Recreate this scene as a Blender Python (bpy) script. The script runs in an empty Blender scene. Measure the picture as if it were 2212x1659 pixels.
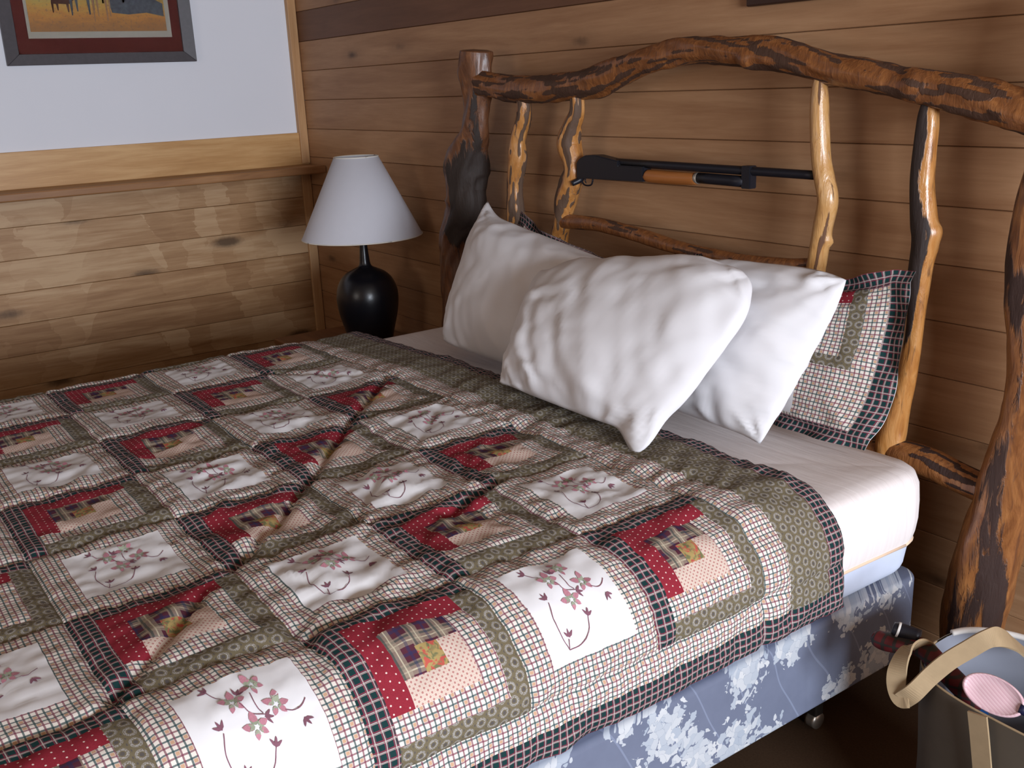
import bpy, bmesh, math, random
import numpy as np
from mathutils import Vector, Matrix
random.seed(7)
scn = bpy.context.scene
COL = scn.collection

# ------------------------------------------------------------------ camera
CAM_LOC = (4.7171, -2.1302, 1.4464)
R_, U_, F_ = (.58209, .81205, -.04177), (-.20971, .19956, .95718), (-.78562, .54841, -.28645)
cam_d = bpy.data.cameras.new('camera'); cam = bpy.data.objects.new('camera', cam_d); COL.objects.link(cam)
cam.matrix_world = Matrix(((R_[0], U_[0], -F_[0], CAM_LOC[0]), (R_[1], U_[1], -F_[1], CAM_LOC[1]),
                           (R_[2], U_[2], -F_[2], CAM_LOC[2]), (0, 0, 0, 1)))
cam_d.sensor_width = 36; cam_d.lens = 2185.73 / 2212 * 36; cam_d.clip_start = .02
scn.camera = cam
# ------------------------------------------------------------------ world, lights, exposure
w = bpy.data.worlds.new('world'); scn.world = w; w.use_nodes = True
w.node_tree.nodes['Background'].inputs[0].default_value = (.75, .86, 1, 1)
w.node_tree.nodes['Background'].inputs[1].default_value = 1.0
def area(name, loc, rot, sx, sy, power, col):
    d = bpy.data.lights.new(name, 'AREA'); d.shape = 'RECTANGLE'; d.size = sx; d.size_y = sy
    d.energy = power; d.color = col
    o = bpy.data.objects.new(name, d); COL.objects.link(o); o.location = loc; o.rotation_euler = rot
    return o
WIN_Y0, WIN_Y1, WIN_Z0, WIN_Z1 = -2.75, -.95, .85, 1.95
XR = 7.6
area('window_daylight', (XR - .07, (WIN_Y0 + WIN_Y1) / 2, (WIN_Z0 + WIN_Z1) / 2), (0, math.radians(90), 0), WIN_Z1 - WIN_Z0 - .1, WIN_Y1 - WIN_Y0 - .1, 275, (.82, .89, 1.0))
area('added_warm_fill', (2.9, -5.05, 1.6), (math.radians(90), 0, 0), 1.2, 1.1, 15, (1.0, .93, .86))  # weak warm fill lamp, added for brightness; the front wall has no window
scn.view_settings.view_transform = 'Standard'; scn.view_settings.look = 'None'
scn.view_settings.exposure = .12; scn.view_settings.gamma = 1
scn.view_settings.use_curve_mapping = False
scn.cycles.max_bounces = 8; scn.cycles.diffuse_bounces = 5

# ------------------------------------------------------------------ helpers
def tag(o, label=None, cat=None, group=None, kind=None):
    if label: o['label'] = label
    if cat: o['category'] = cat
    if group: o['group'] = group
    if kind: o['kind'] = kind
    return o
def empty(name, loc, label, cat, group=None, rz=0):
    o = bpy.data.objects.new(name, None); COL.objects.link(o); o.location = loc; o.rotation_euler = (0, 0, rz)
    o.empty_display_size = .05
    return tag(o, label, cat, group)
def obj(name, mesh, mats=None, parent=None, smooth=True, kind=None):
    """mesh in WORLD coordinates; shifted under its parent."""
    o = bpy.data.objects.new(name, mesh); COL.objects.link(o)
    if mats is not None and len(mesh.materials) == 0:
        for m in (mats if isinstance(mats, (list, tuple)) else [mats]): mesh.materials.append(m)
    if smooth:
        mesh.polygons.foreach_set('use_smooth', [True] * len(mesh.polygons))
    if parent is not None:
        o.parent = parent
        q = parent; off = Vector((0, 0, 0))
        while q is not None: off += Vector(q.location); q = q.parent
        o.location = -off
    if kind: o['kind'] = kind
    return o
def mesh_of(name, V, F, uv=None):
    me = bpy.data.meshes.new(name); me.from_pydata([tuple(map(float, v)) for v in V], [], [tuple(map(int, f)) for f in F])
    if uv is not None:
        l = me.uv_layers.new(name='UVMap'); li = np.empty(len(me.loops), dtype=np.int32)
        me.loops.foreach_get('vertex_index', li); l.data.foreach_set('uv', np.asarray(uv, dtype=np.float32)[li].ravel())
    me.update(); return me
def bm_mesh(name, bm):
    me = bpy.data.meshes.new(name); bm.to_mesh(me); bm.free(); return me
def box_bm(bm, c, s, bev=0.0, seg=2):
    r = bmesh.ops.create_cube(bm, size=1.0)
    for v in r['verts']: v.co = Vector((v.co.x * s[0] + c[0], v.co.y * s[1] + c[1], v.co.z * s[2] + c[2]))
    if bev > 0:
        es = {e for v in r['verts'] for e in v.link_edges}
        bmesh.ops.bevel(bm, geom=list(es), offset=bev, segments=seg, affect='EDGES', profile=.5)
def box(name, c, s, mat, parent=None, bev=.003, kind=None, seg=2, smooth=False):
    bm = bmesh.new(); box_bm(bm, c, s, bev, seg)
    return obj(name, bm_mesh(name, bm), mat, parent, smooth=smooth, kind=kind)
def smoothstep(a, b, x): t = np.clip((x - a) / (b - a), 0, 1); return t * t * (3 - 2 * t)
def vnoise(x, y, seed=0):
    x = np.asarray(x, float); y = np.asarray(y, float)
    xi = np.floor(x); yi = np.floor(y); fx = x - xi; fy = y - yi
    fx = fx * fx * fx * (fx * (fx * 6 - 15) + 10); fy = fy * fy * fy * (fy * (fy * 6 - 15) + 10)
    def h(i, j): v = np.sin(i * 127.1 + j * 311.7 + seed * 74.7) * 43758.5453; return (v - np.floor(v)) * 2 - 1
    return (h(xi, yi) * (1 - fx) + h(xi + 1, yi) * fx) * (1 - fy) + (h(xi, yi + 1) * (1 - fx) + h(xi + 1, yi + 1) * fx) * fy
def fbm(x, y, seed=0, n=3):
    s = 0; a = 1.
    for k in range(n): s = s + a * vnoise(x * 2**k, y * 2**k, seed + k * 13); a *= .5
    return s
def catmull(pts, n):
    P = np.array(pts, float); P = np.vstack([2 * P[0] - P[1], P, 2 * P[-1] - P[-2]]); out = []
    m = len(P) - 3; per = max(2, n // m)
    for i in range(m):
        p0, p1, p2, p3 = P[i:i + 4]
        for k in range(per):
            t = k / per
            out.append(.5 * ((2 * p1) + (-p0 + p2) * t + (2 * p0 - 5 * p1 + 4 * p2 - p3) * t * t + (-p0 + 3 * p1 - 3 * p2 + p3) * t**3))
    out.append(P[-2]); return np.array(out)
def tube_mesh(name, pts, seg=16, n=60, rough=0., ridges=0., seed=0, barkfn=None, taper_ends=False, knots=()):
    """pts rows (x,y,z,r) -> closed, optionally gnarled tube; 'bark' attribute for the material"""
    P = catmull(pts, n); C3 = P[:, :3]; rad = P[:, 3]
    T = np.gradient(C3, axis=0); T /= np.linalg.norm(T, axis=1)[:, None] + 1e-9
    ref = np.array([0., 1, 0]) if abs(T[0][1]) < .8 else np.array([1., 0, 0])
    V = []; uv = []; bark = []; L = np.concatenate([[0], np.cumsum(np.linalg.norm(np.diff(C3, axis=0), axis=1))])
    th = np.arange(seg) * 2 * np.pi / seg
    for i in range(len(P)):
        s = np.cross(T[i], ref); s /= np.linalg.norm(s); q = np.cross(s, T[i])
        r = rad[i] * np.ones(seg)
        if rough: r = r * (1 + rough * fbm(np.cos(th) * 1.3 + L[i] * 7, np.sin(th) * 1.3 + L[i] * 4.1, seed, 3))
        if ridges: r = r * (1 + ridges * vnoise(th * 2.2 + vnoise(th * 0 + L[i] * 3, 0, seed) * 1.5, L[i] * 2.0 + 0 * th, seed + 5))
        for (kl, ka, kr, kw) in knots:
            d = ((L[i] - kl * L[-1]) / kw)**2 + (np.angle(np.exp(1j * (th - ka))) * rad[i] / kw)**2
            r = r + kr * np.exp(-d)
        ring = C3[i] + np.outer(np.cos(th) * r, s) + np.outer(np.sin(th) * r, q)
        V += list(ring)
        b = np.zeros(seg) if barkfn is None else barkfn(L[i], th, ring, i / (len(P) - 1))
        bark += list(np.clip(b, 0, 1))
    nr = len(P); F = []
    for i in range(nr - 1):
        for k in range(seg):
            a = i * seg + k; b_ = i * seg + (k + 1) % seg; F.append((a, b_, b_ + seg, a + seg))
    V += [C3[0], C3[-1]]; bark += [0, 0]; c0 = nr * seg; c1 = c0 + 1
    for k in range(seg): F.append((c0, (k + 1) % seg, k)); F.append((c1, (nr - 1) * seg + k, (nr - 1) * seg + (k + 1) % seg))
    me = mesh_of(name, V, F)
    a = me.attributes.new('bark', 'FLOAT', 'POINT'); a.data.foreach_set('value', np.array(bark, dtype=np.float32))
    bm = bmesh.new(); bm.from_mesh(me); bmesh.ops.recalc_face_normals(bm, faces=bm.faces); bm.to_mesh(me); bm.free()
    return me
def ribbon_mesh(name, pts, wdir, width, th=.003, n=40):
    P = catmull(pts, n); T = np.gradient(P, axis=0); T /= np.linalg.norm(T, axis=1)[:, None]
    W = np.array(wdir, float) if np.ndim(wdir[0]) == 0 else catmull(wdir, n)
    V = []; F = []
    for i in range(len(P)):
        w_ = W if W.ndim == 1 else W[i]
        w_ = w_ - T[i] * (w_ @ T[i]); w_ /= np.linalg.norm(w_); nn = np.cross(T[i], w_)
        for a, b in ((-1, -1), (1, -1), (1, 1), (-1, 1)): V.append(P[i] + w_ * a * width / 2 + nn * b * th / 2)
    for i in range(len(P) - 1):
        for k in range(4): a = i * 4 + k; b = i * 4 + (k + 1) % 4; F.append((a, b, b + 4, a + 4))
    F.append((3, 2, 1, 0)); e = (len(P) - 1) * 4; F.append((e, e + 1, e + 2, e + 3))
    return mesh_of(name, V, F)
def lathe_mesh(name, prof, c, seg=48):
    V = []; F = []; n = len(prof)
    for (r, z) in prof:
        for k in range(seg): a = k * 2 * math.pi / seg; V.append((c[0] + r * math.cos(a), c[1] + r * math.sin(a), c[2] + z))
    for i in range(n - 1):
        for k in range(seg): a = i * seg + k; b = i * seg + (k + 1) % seg; F.append((a, b, b + seg, a + seg))
    return mesh_of(name, V, F)

# ------------------------------------------------------------------ node expression builder
class X:
    def __init__(s, nt, v): s.nt = nt; s.v = v
    def _m(s, op, *o):
        n = s.nt.nodes.new('ShaderNodeMath'); n.operation = op
        for i, q in enumerate((s,) + o):
            if isinstance(q, X):
                if isinstance(q.v, (int, float)): n.inputs[i].default_value = q.v
                else: s.nt.links.new(q.v, n.inputs[i])
            else: n.inputs[i].default_value = q
        return X(s.nt, n.outputs[0])
    def __add__(s, o): return s._m('ADD', o)
    def __sub__(s, o): return s._m('SUBTRACT', o)
    def __mul__(s, o): return s._m('MULTIPLY', o)
    def __truediv__(s, o): return s._m('DIVIDE', o)
    def frac(s): return s._m('FRACT')
    def floor(s): return s._m('FLOOR')
    def abs(s): return s._m('ABSOLUTE')
    def lt(s, o): return s._m('LESS_THAN', o)
    def gt(s, o): return s._m('GREATER_THAN', o)
    def mx(s, o): return s._m('MAXIMUM', o)
    def mn(s, o): return s._m('MINIMUM', o)
    def sqrt(s): return s._m('SQRT')
    def mod(s, o): return s._m('MODULO', o)
    def clamp01(s): return s.mx(0.).mn(1.)
def newmat(name, rough=.8, spec=.3):
    m = bpy.data.materials.new(name); m.use_nodes = True; nt = m.node_tree
    b = nt.nodes['Principled BSDF']; b.inputs['Roughness'].default_value = rough
    b.inputs['Specular IOR Level'].default_value = spec
    return m, nt, b
def mixc(nt, f, a, b):
    n = nt.nodes.new('ShaderNodeMix'); n.data_type = 'RGBA'
    for sock, q in ((n.inputs[0], f), (n.inputs[6], a), (n.inputs[7], b)):
        if isinstance(q, X): q = q.v
        if isinstance(q, (tuple, list)): sock.default_value = (*q[:3], 1)
        elif isinstance(q, (int, float)): sock.default_value = q
        else: nt.links.new(q, sock)
    return n.outputs[2]
def noise(nt, vec, scale, detail=3, rough=.55, dist=0., out='Fac'):
    n = nt.nodes.new('ShaderNodeTexNoise'); n.inputs['Scale'].default_value = scale
    n.inputs['Detail'].default_value = detail; n.inputs['Roughness'].default_value = rough; n.inputs['Distortion'].default_value = dist
    if vec is not None: nt.links.new(vec, n.inputs['Vector'])
    return n.outputs[out]
def ramp(nt, f, stops):
    n = nt.nodes.new('ShaderNodeValToRGB'); e = n.color_ramp.elements
    e[0].position, e[0].color = stops[0][0], (*stops[0][1], 1); e[1].position, e[1].color = stops[-1][0], (*stops[-1][1], 1)
    for p, c in stops[1:-1]: k = e.new(p); k.color = (*c, 1)
    nt.links.new(f.v if isinstance(f, X) else f, n.inputs[0]); return n.outputs[0]
def mapping(nt, vec, scale=(1, 1, 1), rot=(0, 0, 0), loc=(0, 0, 0)):
    n = nt.nodes.new('ShaderNodeMapping'); n.inputs['Scale'].default_value = scale
    n.inputs['Rotation'].default_value = rot; n.inputs['Location'].default_value = loc
    nt.links.new(vec, n.inputs['Vector']); return n
def objcoord(nt): return nt.nodes.new('ShaderNodeTexCoord').outputs['Object']
def bump(nt, b, h, strength=.3, dist=.002):
    n = nt.nodes.new('ShaderNodeBump'); n.inputs['Strength'].default_value = strength; n.inputs['Distance'].default_value = dist
    nt.links.new(h.v if isinstance(h, X) else h, n.inputs['Height']); nt.links.new(n.outputs[0], b.inputs['Normal'])
def plain(name, col, rough=.7, spec=.3, metal=0., var=.08, vscale=30):
    m, nt, b = newmat(name, rough, spec); b.inputs['Metallic'].default_value = metal
    f = noise(nt, objcoord(nt), vscale, 3)
    c0 = tuple(max(0, c * (1 - var)) for c in col); c1 = tuple(min(1, c * (1 + var)) for c in col)
    nt.links.new(mixc(nt, f, c0, c1), b.inputs['Base Color']); return m

# ------------------------------------------------------------------ wood
def wood(name, cols, axis='x', rough=.45, spec=.35, knots=True, chatter=False, grain=1.0):
    m, nt, b = newmat(name, rough, spec)
    oc = objcoord(nt); info = nt.nodes.new('ShaderNodeObjectInfo')
    off = nt.nodes.new('ShaderNodeVectorMath'); off.operation = 'MULTIPLY_ADD'
    cmb = nt.nodes.new('ShaderNodeCombineXYZ')
    for i in range(3): nt.links.new(info.outputs['Random'], cmb.inputs[i])
    nt.links.new(cmb.outputs[0], off.inputs[0]); off.inputs[1].default_value = (37, 53, 71); nt.links.new(oc, off.inputs[2])
    if axis == 'x': sc = (1, 6, 9)
    elif axis == 'y': sc = (6, 1, 9)
    else: sc = (9, 6, 1)
    mp = mapping(nt, off.outputs[0], sc)
    g1 = X(nt, noise(nt, mp.outputs[0], 1.6, 4, .55, .9))
    g2 = X(nt, noise(nt, mapping(nt, off.outputs[0], tuple(q * 2.0 if q > 1 else 1 for q in sc)).outputs[0], 5.5, 5, .65, .4))
    rnd = X(nt, info.outputs['Random'])
    f = (g1 * .75 + g2 * .45 * grain + (rnd - .5) * (.34 if chatter else .16)) - .12 * grain
    if chatter:
        v = nt.nodes.new('ShaderNodeTexVoronoi'); v.feature = 'F1'; v.inputs['Scale'].default_value = 1; v.inputs['Randomness'].default_value = .95
        mpc = mapping(nt, off.outputs[0], (6, 5.2, 1.6), (0.12, 0, 0)); nt.links.new(mpc.outputs[0], v.inputs['Vector'])
        sep = nt.nodes.new('ShaderNodeSeparateColor'); nt.links.new(v.outputs['Color'], sep.inputs[0])
        ms = X(nt, noise(nt, oc, 1.4, 2))
        sy_ = nt.nodes.new('ShaderNodeSeparateXYZ'); nt.links.new(off.outputs[0], sy_.inputs[0])
        cell = (X(nt, sy_.outputs[1]) * 9.5 + X(nt, noise(nt, oc, 14, 3)) * 1.6 + X(nt, sy_.outputs[2]) * 1.5).floor()
        wn = nt.nodes.new('ShaderNodeTexWhiteNoise'); wn.noise_dimensions = '1D'; nt.links.new(cell.v, wn.inputs['W'])
        f = f + (X(nt, wn.outputs['Value']) - .45) * .24 * ms.gt(.47)
    col = ramp(nt, f, [(.28, cols[0]), (.5, cols[1]), (.72, cols[2])])
    if knots:
        kv = nt.nodes.new('ShaderNodeTexVoronoi'); kv.inputs['Scale'].default_value = 1; kv.inputs['Randomness'].default_value = 1
        ks = (1.9, 6, 5.5) if axis == 'x' else (6, 1.9, 5.5)
        nt.links.new(mapping(nt, off.outputs[0], ks).outputs[0], kv.inputs['Vector'])
        wob = X(nt, noise(nt, off.outputs[0], 60, 2)) * .05
        d = X(nt, kv.outputs['Distance']) + wob
        kd = (d * -11. + (2.1 if chatter else 1.5)).clamp01()
        kr = (d * -4.5 + 1.25).clamp01() * .35
        col = mixc(nt, kr, col, tuple(c * .55 for c in cols[0]))
        col = mixc(nt, kd * .8, col, tuple(c * .22 for c in cols[0]))
    nt.links.new(col, b.inputs['Base Color'])
    bump(nt, b, g2, .15, .001)
    return m
def log_mat(name, cols, dark, rough=.28, spec=.5, coat=.35):
    m, nt, b = newmat(name, rough, spec)
    oc = objcoord(nt)
    g = X(nt, noise(nt, mapping(nt, oc, (9, 9, 2.5)).outputs[0], 4, 4, .6, 1.2))
    st = X(nt, noise(nt, mapping(nt, oc, (26, 26, 4)).outputs[0], 3, 4, .65, .8))
    col = ramp(nt, g, [(.3, cols[0]), (.5, cols[1]), (.7, cols[2])])
    at = nt.nodes.new('ShaderNodeAttribute'); at.attribute_name = 'bark'
    bk = X(nt, at.outputs['Fac'])
    col = mixc(nt, ((st - .56) * 9).clamp01() * .6, col, tuple(c * 2.2 for c in dark))
    e = ((bk + (st - .5) * .9 - .5) * 7 + .5).clamp01()
    col = mixc(nt, e, col, dark)
    nt.links.new(col, b.inputs['Base Color'])
    nt.links.new((e * (.72 - rough) + rough).v, b.inputs['Roughness']); nt.links.new(((e * -1. + 1.) * coat).v, b.inputs['Coat Weight']); b.inputs['Coat Roughness'].default_value = .2
    bump(nt, b, g * .6 + st * .8 + e * .6, .5, .006)
    return m
M = {}
M['pine_back'] = wood('pine_back_wall', [(.30, .150, .070), (.375, .203, .101), (.455, .262, .138)], 'x', .55)
M['pine_dark'] = wood('pine_dark_board', [(.105, .043, .019), (.135, .057, .026), (.165, .072, .035)], 'x', .55, knots=False)
M['pine_left'] = wood('pine_left_wall', [(.27, .135, .055), (.38, .215, .10), (.51, .33, .18)], 'y', .5, chatter=True)
M['pine_trim'] = wood('pine_trim', [(.38, .19, .065), (.50, .275, .105), (.62, .38, .17)], 'y', .4)
M['pine_strip'] = wood('pine_strip', [(.40, .21, .09), (.52, .30, .14), (.60, .38, .2)], 'z', .5, knots=False)
M['shelf_wood'] = wood('shelf_wood', [(.24, .11, .042), (.32, .155, .062), (.40, .21, .09)], 'y', .45, knots=False)
M['log_honey'] = log_mat('log_honey', [(.33, .125, .028), (.44, .19, .05), (.52, .26, .09)], (.095, .052, .030), .35, .5, .2)
M['log_burnt'] = log_mat('log_burnt', [(.33, .125, .028), (.44, .19, .05), (.52, .26, .09)], (.022, .011, .008), .3, .5, .25)
M['log_pale'] = log_mat('log_pale', [(.42, .20, .06), (.52, .28, .10), (.58, .34, .15)], (.12, .05, .02), .3, .5, .3)
M['log_rail'] = log_mat('log_rail', [(.13, .045, .014), (.20, .070, .02), (.30, .115, .033)], (.062, .027, .014), .42, .45, .2)
M['log_dark'] = log_mat('log_dark', [(.085, .030, .012), (.125, .048, .02), (.19, .075, .03)], (.026, .016, .012), .45, .45, .15)
M['log_post'] = log_mat('log_post', [(.16, .055, .018), (.25, .095, .03), (.34, .14, .045)], (.035, .014, .009), .3)
M['cut_end'] = wood('cut_log_end', [(.12, .05, .02), (.2, .09, .04), (.3, .15, .07)], 'x', .4, knots=False)
M['plaster'] = plain('white_plaster', (.74, .75, .80), .9, .2, var=.02, vscale=3)
M['ceiling'] = plain('ceiling_tan', (.34, .26, .19), .9, .2, var=.02, vscale=3)
M['room_wood'] = wood('room_wood', [(.26, .12, .045), (.34, .17, .07), (.42, .23, .11)], 'x', .6)
M['carpet'] = plain('brown_carpet', (.060, .033, .018), .95, .1, var=.35, vscale=220)
m, nt, b = newmat('white_sheet', .85, .2); b.inputs['Base Color'].default_value = (.80, .735, .71, 1); M['sheet'] = m
bump(nt, b, noise(nt, mapping(nt, objcoord(nt), (1.3, 9, 1), (0, 0, .35)).outputs[0], 5, 2, .5, .4), .22, .012)
M['pillowcase'] = plain('white_pillowcase', (.73, .715, .73), .85, .2, var=.015, vscale=8)
M['piping'] = plain('peach_piping', (.78, .58, .42), .8, .2)
M['mattress_pad'] = plain('pale_blue_mattress', (.60, .66, .80), .8, .2, var=.06, vscale=25)
M['steel'] = plain('bed_frame_steel', (.05, .045, .04), .5, .5, metal=.7)
M['nickel'] = plain('worn_metal', (.45, .40, .34), .35, .5, metal=.8)
M['shade'] = plain('lamp_shade_fabric', (.60, .60, .65), .8, .2, var=.02)
M['shade_rim'] = plain('lamp_shade_rim', (.72, .68, .60), .8, .2)
m, nt, b = newmat('black_lamp_glaze', .30, .5); b.inputs['Base Color'].default_value = (.006, .006, .009, 1); M['vase'] = m
bump(nt, b, noise(nt, objcoord(nt), 60, 3), .12, .002)
M['gunmetal'] = plain('gun_metal', (.012, .012, .018), .42, .5, metal=.3)
M['gunwood'] = wood('gun_wood', [(.24, .075, .018), (.33, .115, .028), (.42, .16, .045)], 'x', .35, knots=False)
M['brass'] = plain('brass_bit', (.5, .45, .38), .4, .5, metal=.8)
M['frame_grey'] = plain('dark_grey_frame', (.075, .068, .075), .5, .4, var=.2, vscale=60)
M['mat_red'] = plain('burgundy_mat', (.105, .022, .018), .8, .2, var=.12, vscale=12)
M['print_white'] = plain('print_margin', (.62, .64, .58), .7, .2, var=.02)
m, nt, b = newmat('picture_glass', .03, .5); M['glass'] = m
b.inputs['Transmission Weight'].default_value = 1; b.inputs['IOR'].default_value = 1.0
b.inputs['Base Color'].default_value = (1, 1, 1, 1)

# ------------------------------------------------------------------ fabrics (UV in metres)
def uvxy(nt):
    n = nt.nodes.new('ShaderNodeUVMap'); s = nt.nodes.new('ShaderNodeSeparateXYZ'); nt.links.new(n.outputs[0], s.inputs[0])
    return X(nt, s.outputs[0]), X(nt, s.outputs[1]), n.outputs[0]
def line(c, period, off, width):      # 1 on lines
    return (((c / period + off + 50.).frac() - .5).abs() * 2.).gt(1 - width * 2 / period * .5 * 2 / 2)
def weave(nt, b, vec):
    bump(nt, b, noise(nt, vec, 900, 2), .25, .0008)
def check_mat(name, P=.0086):
    m, nt, b = newmat(name, .9, .15); u, v, vec = uvxy(nt)
    c = (.69, .63, .56)
    gold = line(u, 2 * P, .25, P * .6) * line(v, 2 * P, .25, P * .6)
    col = mixc(nt, gold * .75, c, (.42, .19, .07))
    for ax in (u, v):
        col = mixc(nt, line(ax, 2 * P, 0, P * .30) * .80, col, (.17, .035, .065))
        col = mixc(nt, line(ax, 2 * P, .5, P * .30) * .84, col, (.025, .065, .070))
    nt.links.new(col, b.inputs['Base Color']); weave(nt, b, vec); return m
def navy_mat(name):
    m, nt, b = newmat(name, .9, .15); u, v, vec = uvxy(nt)
    P = .0140; dk = line(u, P, .0, P * .70) * line(v, P, .0, P * .66)
    col = mixc(nt, dk, (.075, .040, .052), (.008, .034, .034))
    for ax, o in ((u, .5), (v, .5)):
        col = mixc(nt, line(ax, P, o, P * .10) * .75, col, (.50, .44, .40))
        col = mixc(nt, line(ax, P, o + .16, P * .09) * .8, col, (.22, .03, .055))
    col = mixc(nt, line(u, P, .38, P * .07) * .6, col, (.45, .36, .33))
    nt.links.new(col, b.inputs['Base Color']); weave(nt, b, vec); return m
def red_mat(name):
    m, nt, b = newmat(name, .9, .15); u, v, vec = uvxy(nt); P = .0125
    row = (v / P + 100.).floor().mod(2.) * .5
    du = ((u / P + row + 100.).frac() - .5) * P; dv = ((v / P + 100.).frac() - .5) * P
    d = (du * du + dv * dv).sqrt().lt(.00135)
    base = mixc(nt, noise(nt, vec, 500, 2), (.185, .014, .024), (.30, .026, .042))
    nt.links.new(mixc(nt, d * .9, base, (.75, .62, .55)), b.inputs['Base Color']); weave(nt, b, vec); return m
def plaid_mat(name):
    m, nt, b = newmat(name, .9, .15); u, v, vec = uvxy(nt); P = .042
    col = (.085, .022, .036)
    for ax in (u, v):
        col = mixc(nt, line(ax, P, .0, P * .46) * .55, col, (.33, .27, .20))
        col = mixc(nt, line(ax, P, .12, P * .09) * .7, col, (.03, .05, .05))
        col = mixc(nt, line(ax, P, .93, P * .05) * .8, col, (.52, .46, .33))
        col = mixc(nt, line(ax, P, .5, P * .12) * .5, col, (.02, .03, .09))
    nt.links.new(col, b.inputs['Base Color']); weave(nt, b, vec); return m
def floral_mat(name):
    m, nt, b = newmat(name, .9, .15); u, v, vec = uvxy(nt)
    a = X(nt, noise(nt, vec, 75, 2, .5, 1.)); c = X(nt, noise(nt, mapping(nt, vec, loc=(3, 7, 0)).outputs[0], 90, 2, .5, 1.))
    col = mixc(nt, ((a - .48) * 9).clamp01(), (.36, .26, .10), (.15, .15, .07))
    col = mixc(nt, ((c - .53) * 12).clamp01() * .9, col, (.46, .07, .06))
    nt.links.new(col, b.inputs['Base Color']); weave(nt, b, vec); return m
def tan_mat(name):
    m, nt, b = newmat(name, .9, .15); u, v, vec = uvxy(nt); P = .0068
    uu = (u + v) * .7071; vv = (u - v) * .7071
    du = ((uu / P + 200.).frac() - .5).abs(); dv = ((vv / P + 200.).frac() - .5).abs()
    sq = du.lt(.24) * dv.lt(.24); ln = du.gt(.46).mx(dv.gt(.46))
    col = mixc(nt, sq * .8, (.60, .50, .42), (.36, .12, .11)); col = mixc(nt, ln * .4, col, (.45, .16, .12))
    nt.links.new(col, b.inputs['Base Color']); weave(nt, b, vec); return m
def green_mat(name):
    m, nt, b = newmat(name, .9, .15); u, v, vec = uvxy(nt); P = .0205
    row = (v / P + 100.).floor().mod(2.) * .5
    du = ((u / P + row + 100.).frac() - .5) * P; dv = ((v / P + 100.).frac() - .5) * P
    d = (du * du + dv * dv).sqrt()
    ring = (d - .0058).abs().lt(.0011); dot = d.lt(.0030)
    du2 = ((u / P + row + 100.5).frac() - .5) * P; dv2 = ((v / P + 100.5).frac() - .5) * P
    dot2 = (du2 * du2 + dv2 * dv2).sqrt().lt(.0021)
    brk = X(nt, noise(nt, vec, 620, 1)).gt(.45)
    ringm = ring * brk
    base = mixc(nt, noise(nt, vec, 400, 2), (.122, .099, .058), (.165, .134, .082))
    col = mixc(nt, dot.mx(dot2) * .55, base, (.05, .05, .075))
    col = mixc(nt, ringm * .55, col, (.46, .45, .46))
    col = mixc(nt, (d - .0078).abs().lt(.0006) * .45 * brk, col, (.46, .45, .46))
    nt.links.new(col, b.inputs['Base Color']); weave(nt, b, vec); return m
M['check'] = check_mat('beige_check'); M['navy'] = navy_mat('navy_plaid'); M['red'] = red_mat('red_dot')
M['plaid'] = plaid_mat('burgundy_plaid'); M['floral'] = floral_mat('yellow_floral'); M['tan'] = tan_mat('tan_print')
M['green'] = green_mat('olive_ring_print'); M['white'] = plain('white_quilt_cotton', (.71, .695, .70), .9, .15, var=.02, vscale=10)
M['thread_pink'] = plain('pink_thread', (.46, .20, .245), .8, .2, var=.3, vscale=400)
M['thread_green'] = plain('sage_thread', (.30, .33, .24), .8, .2, var=.3, vscale=400)
M['thread_plum'] = plain('plum_thread', (.20, .085, .115), .8, .2, var=.3, vscale=400)
# box spring: slate blue ticking with pale floral sprays
m, nt, b = newmat('blue_floral_ticking', .75, .25)
oc = objcoord(nt)
sp = nt.nodes.new('ShaderNodeSeparateXYZ'); nt.links.new(oc, sp.inputs[0])
cb = nt.nodes.new('ShaderNodeCombineXYZ')
nt.links.new((X(nt, sp.outputs[0]) + X(nt, sp.outputs[1])).v, cb.inputs[0]); nt.links.new(sp.outputs[2], cb.inputs[1])
p2 = cb.outputs[0]
dn = nt.nodes.new('ShaderNodeVectorMath'); dn.operation = 'MULTIPLY_ADD'
nt.links.new(noise(nt, p2, 16, 3, .6, 0, 'Color'), dn.inputs[0]); dn.inputs[1].default_value = (.055, .055, 0); nt.links.new(p2, dn.inputs[2])
dn2 = nt.nodes.new('ShaderNodeVectorMath'); dn2.operation = 'MULTIPLY_ADD'
nt.links.new(noise(nt, p2, 45, 2, .6, 0, 'Color'), dn2.inputs[0]); dn2.inputs[1].default_value = (.016, .016, 0); nt.links.new(dn.outputs[0], dn2.inputs[2])
def voro(vec, scale, feat='F1', rnd=1.):
    v = nt.nodes.new('ShaderNodeTexVoronoi'); v.voronoi_dimensions = '2D'; v.feature = feat
    v.inputs['Scale'].default_value = scale; v.inputs['Randomness'].default_value = rnd; nt.links.new(vec, v.inputs['Vector']); return v.outputs
clus = X(nt, voro(dn.outputs[0], 6.3, 'F1', .75)['Distance'])          # sprays ~16 cm apart
pet = X(nt, voro(dn2.outputs[0], 62)['Distance'])
peb = X(nt, voro(dn2.outputs[0], 62, 'DISTANCE_TO_EDGE')['Distance'])
sepc = nt.nodes.new('ShaderNodeSeparateColor'); nt.links.new(voro(dn2.outputs[0], 62)['Color'], sepc.inputs[0])
rc = X(nt, sepc.outputs[0])
incl = (clus + (rc - .5) * .34 + (X(nt, noise(nt, p2, 30, 3, .7)) - .5) * .35).lt(.325)
petal = incl * peb.gt(.014)
leaf = (clus + (rc - .5) * .7).lt(.56) * pet.lt(.36) * rc.gt(.60)
tone = mixc(nt, X(nt, sepc.outputs[1]), (.36, .40, .46), (.60, .60, .60))
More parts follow.
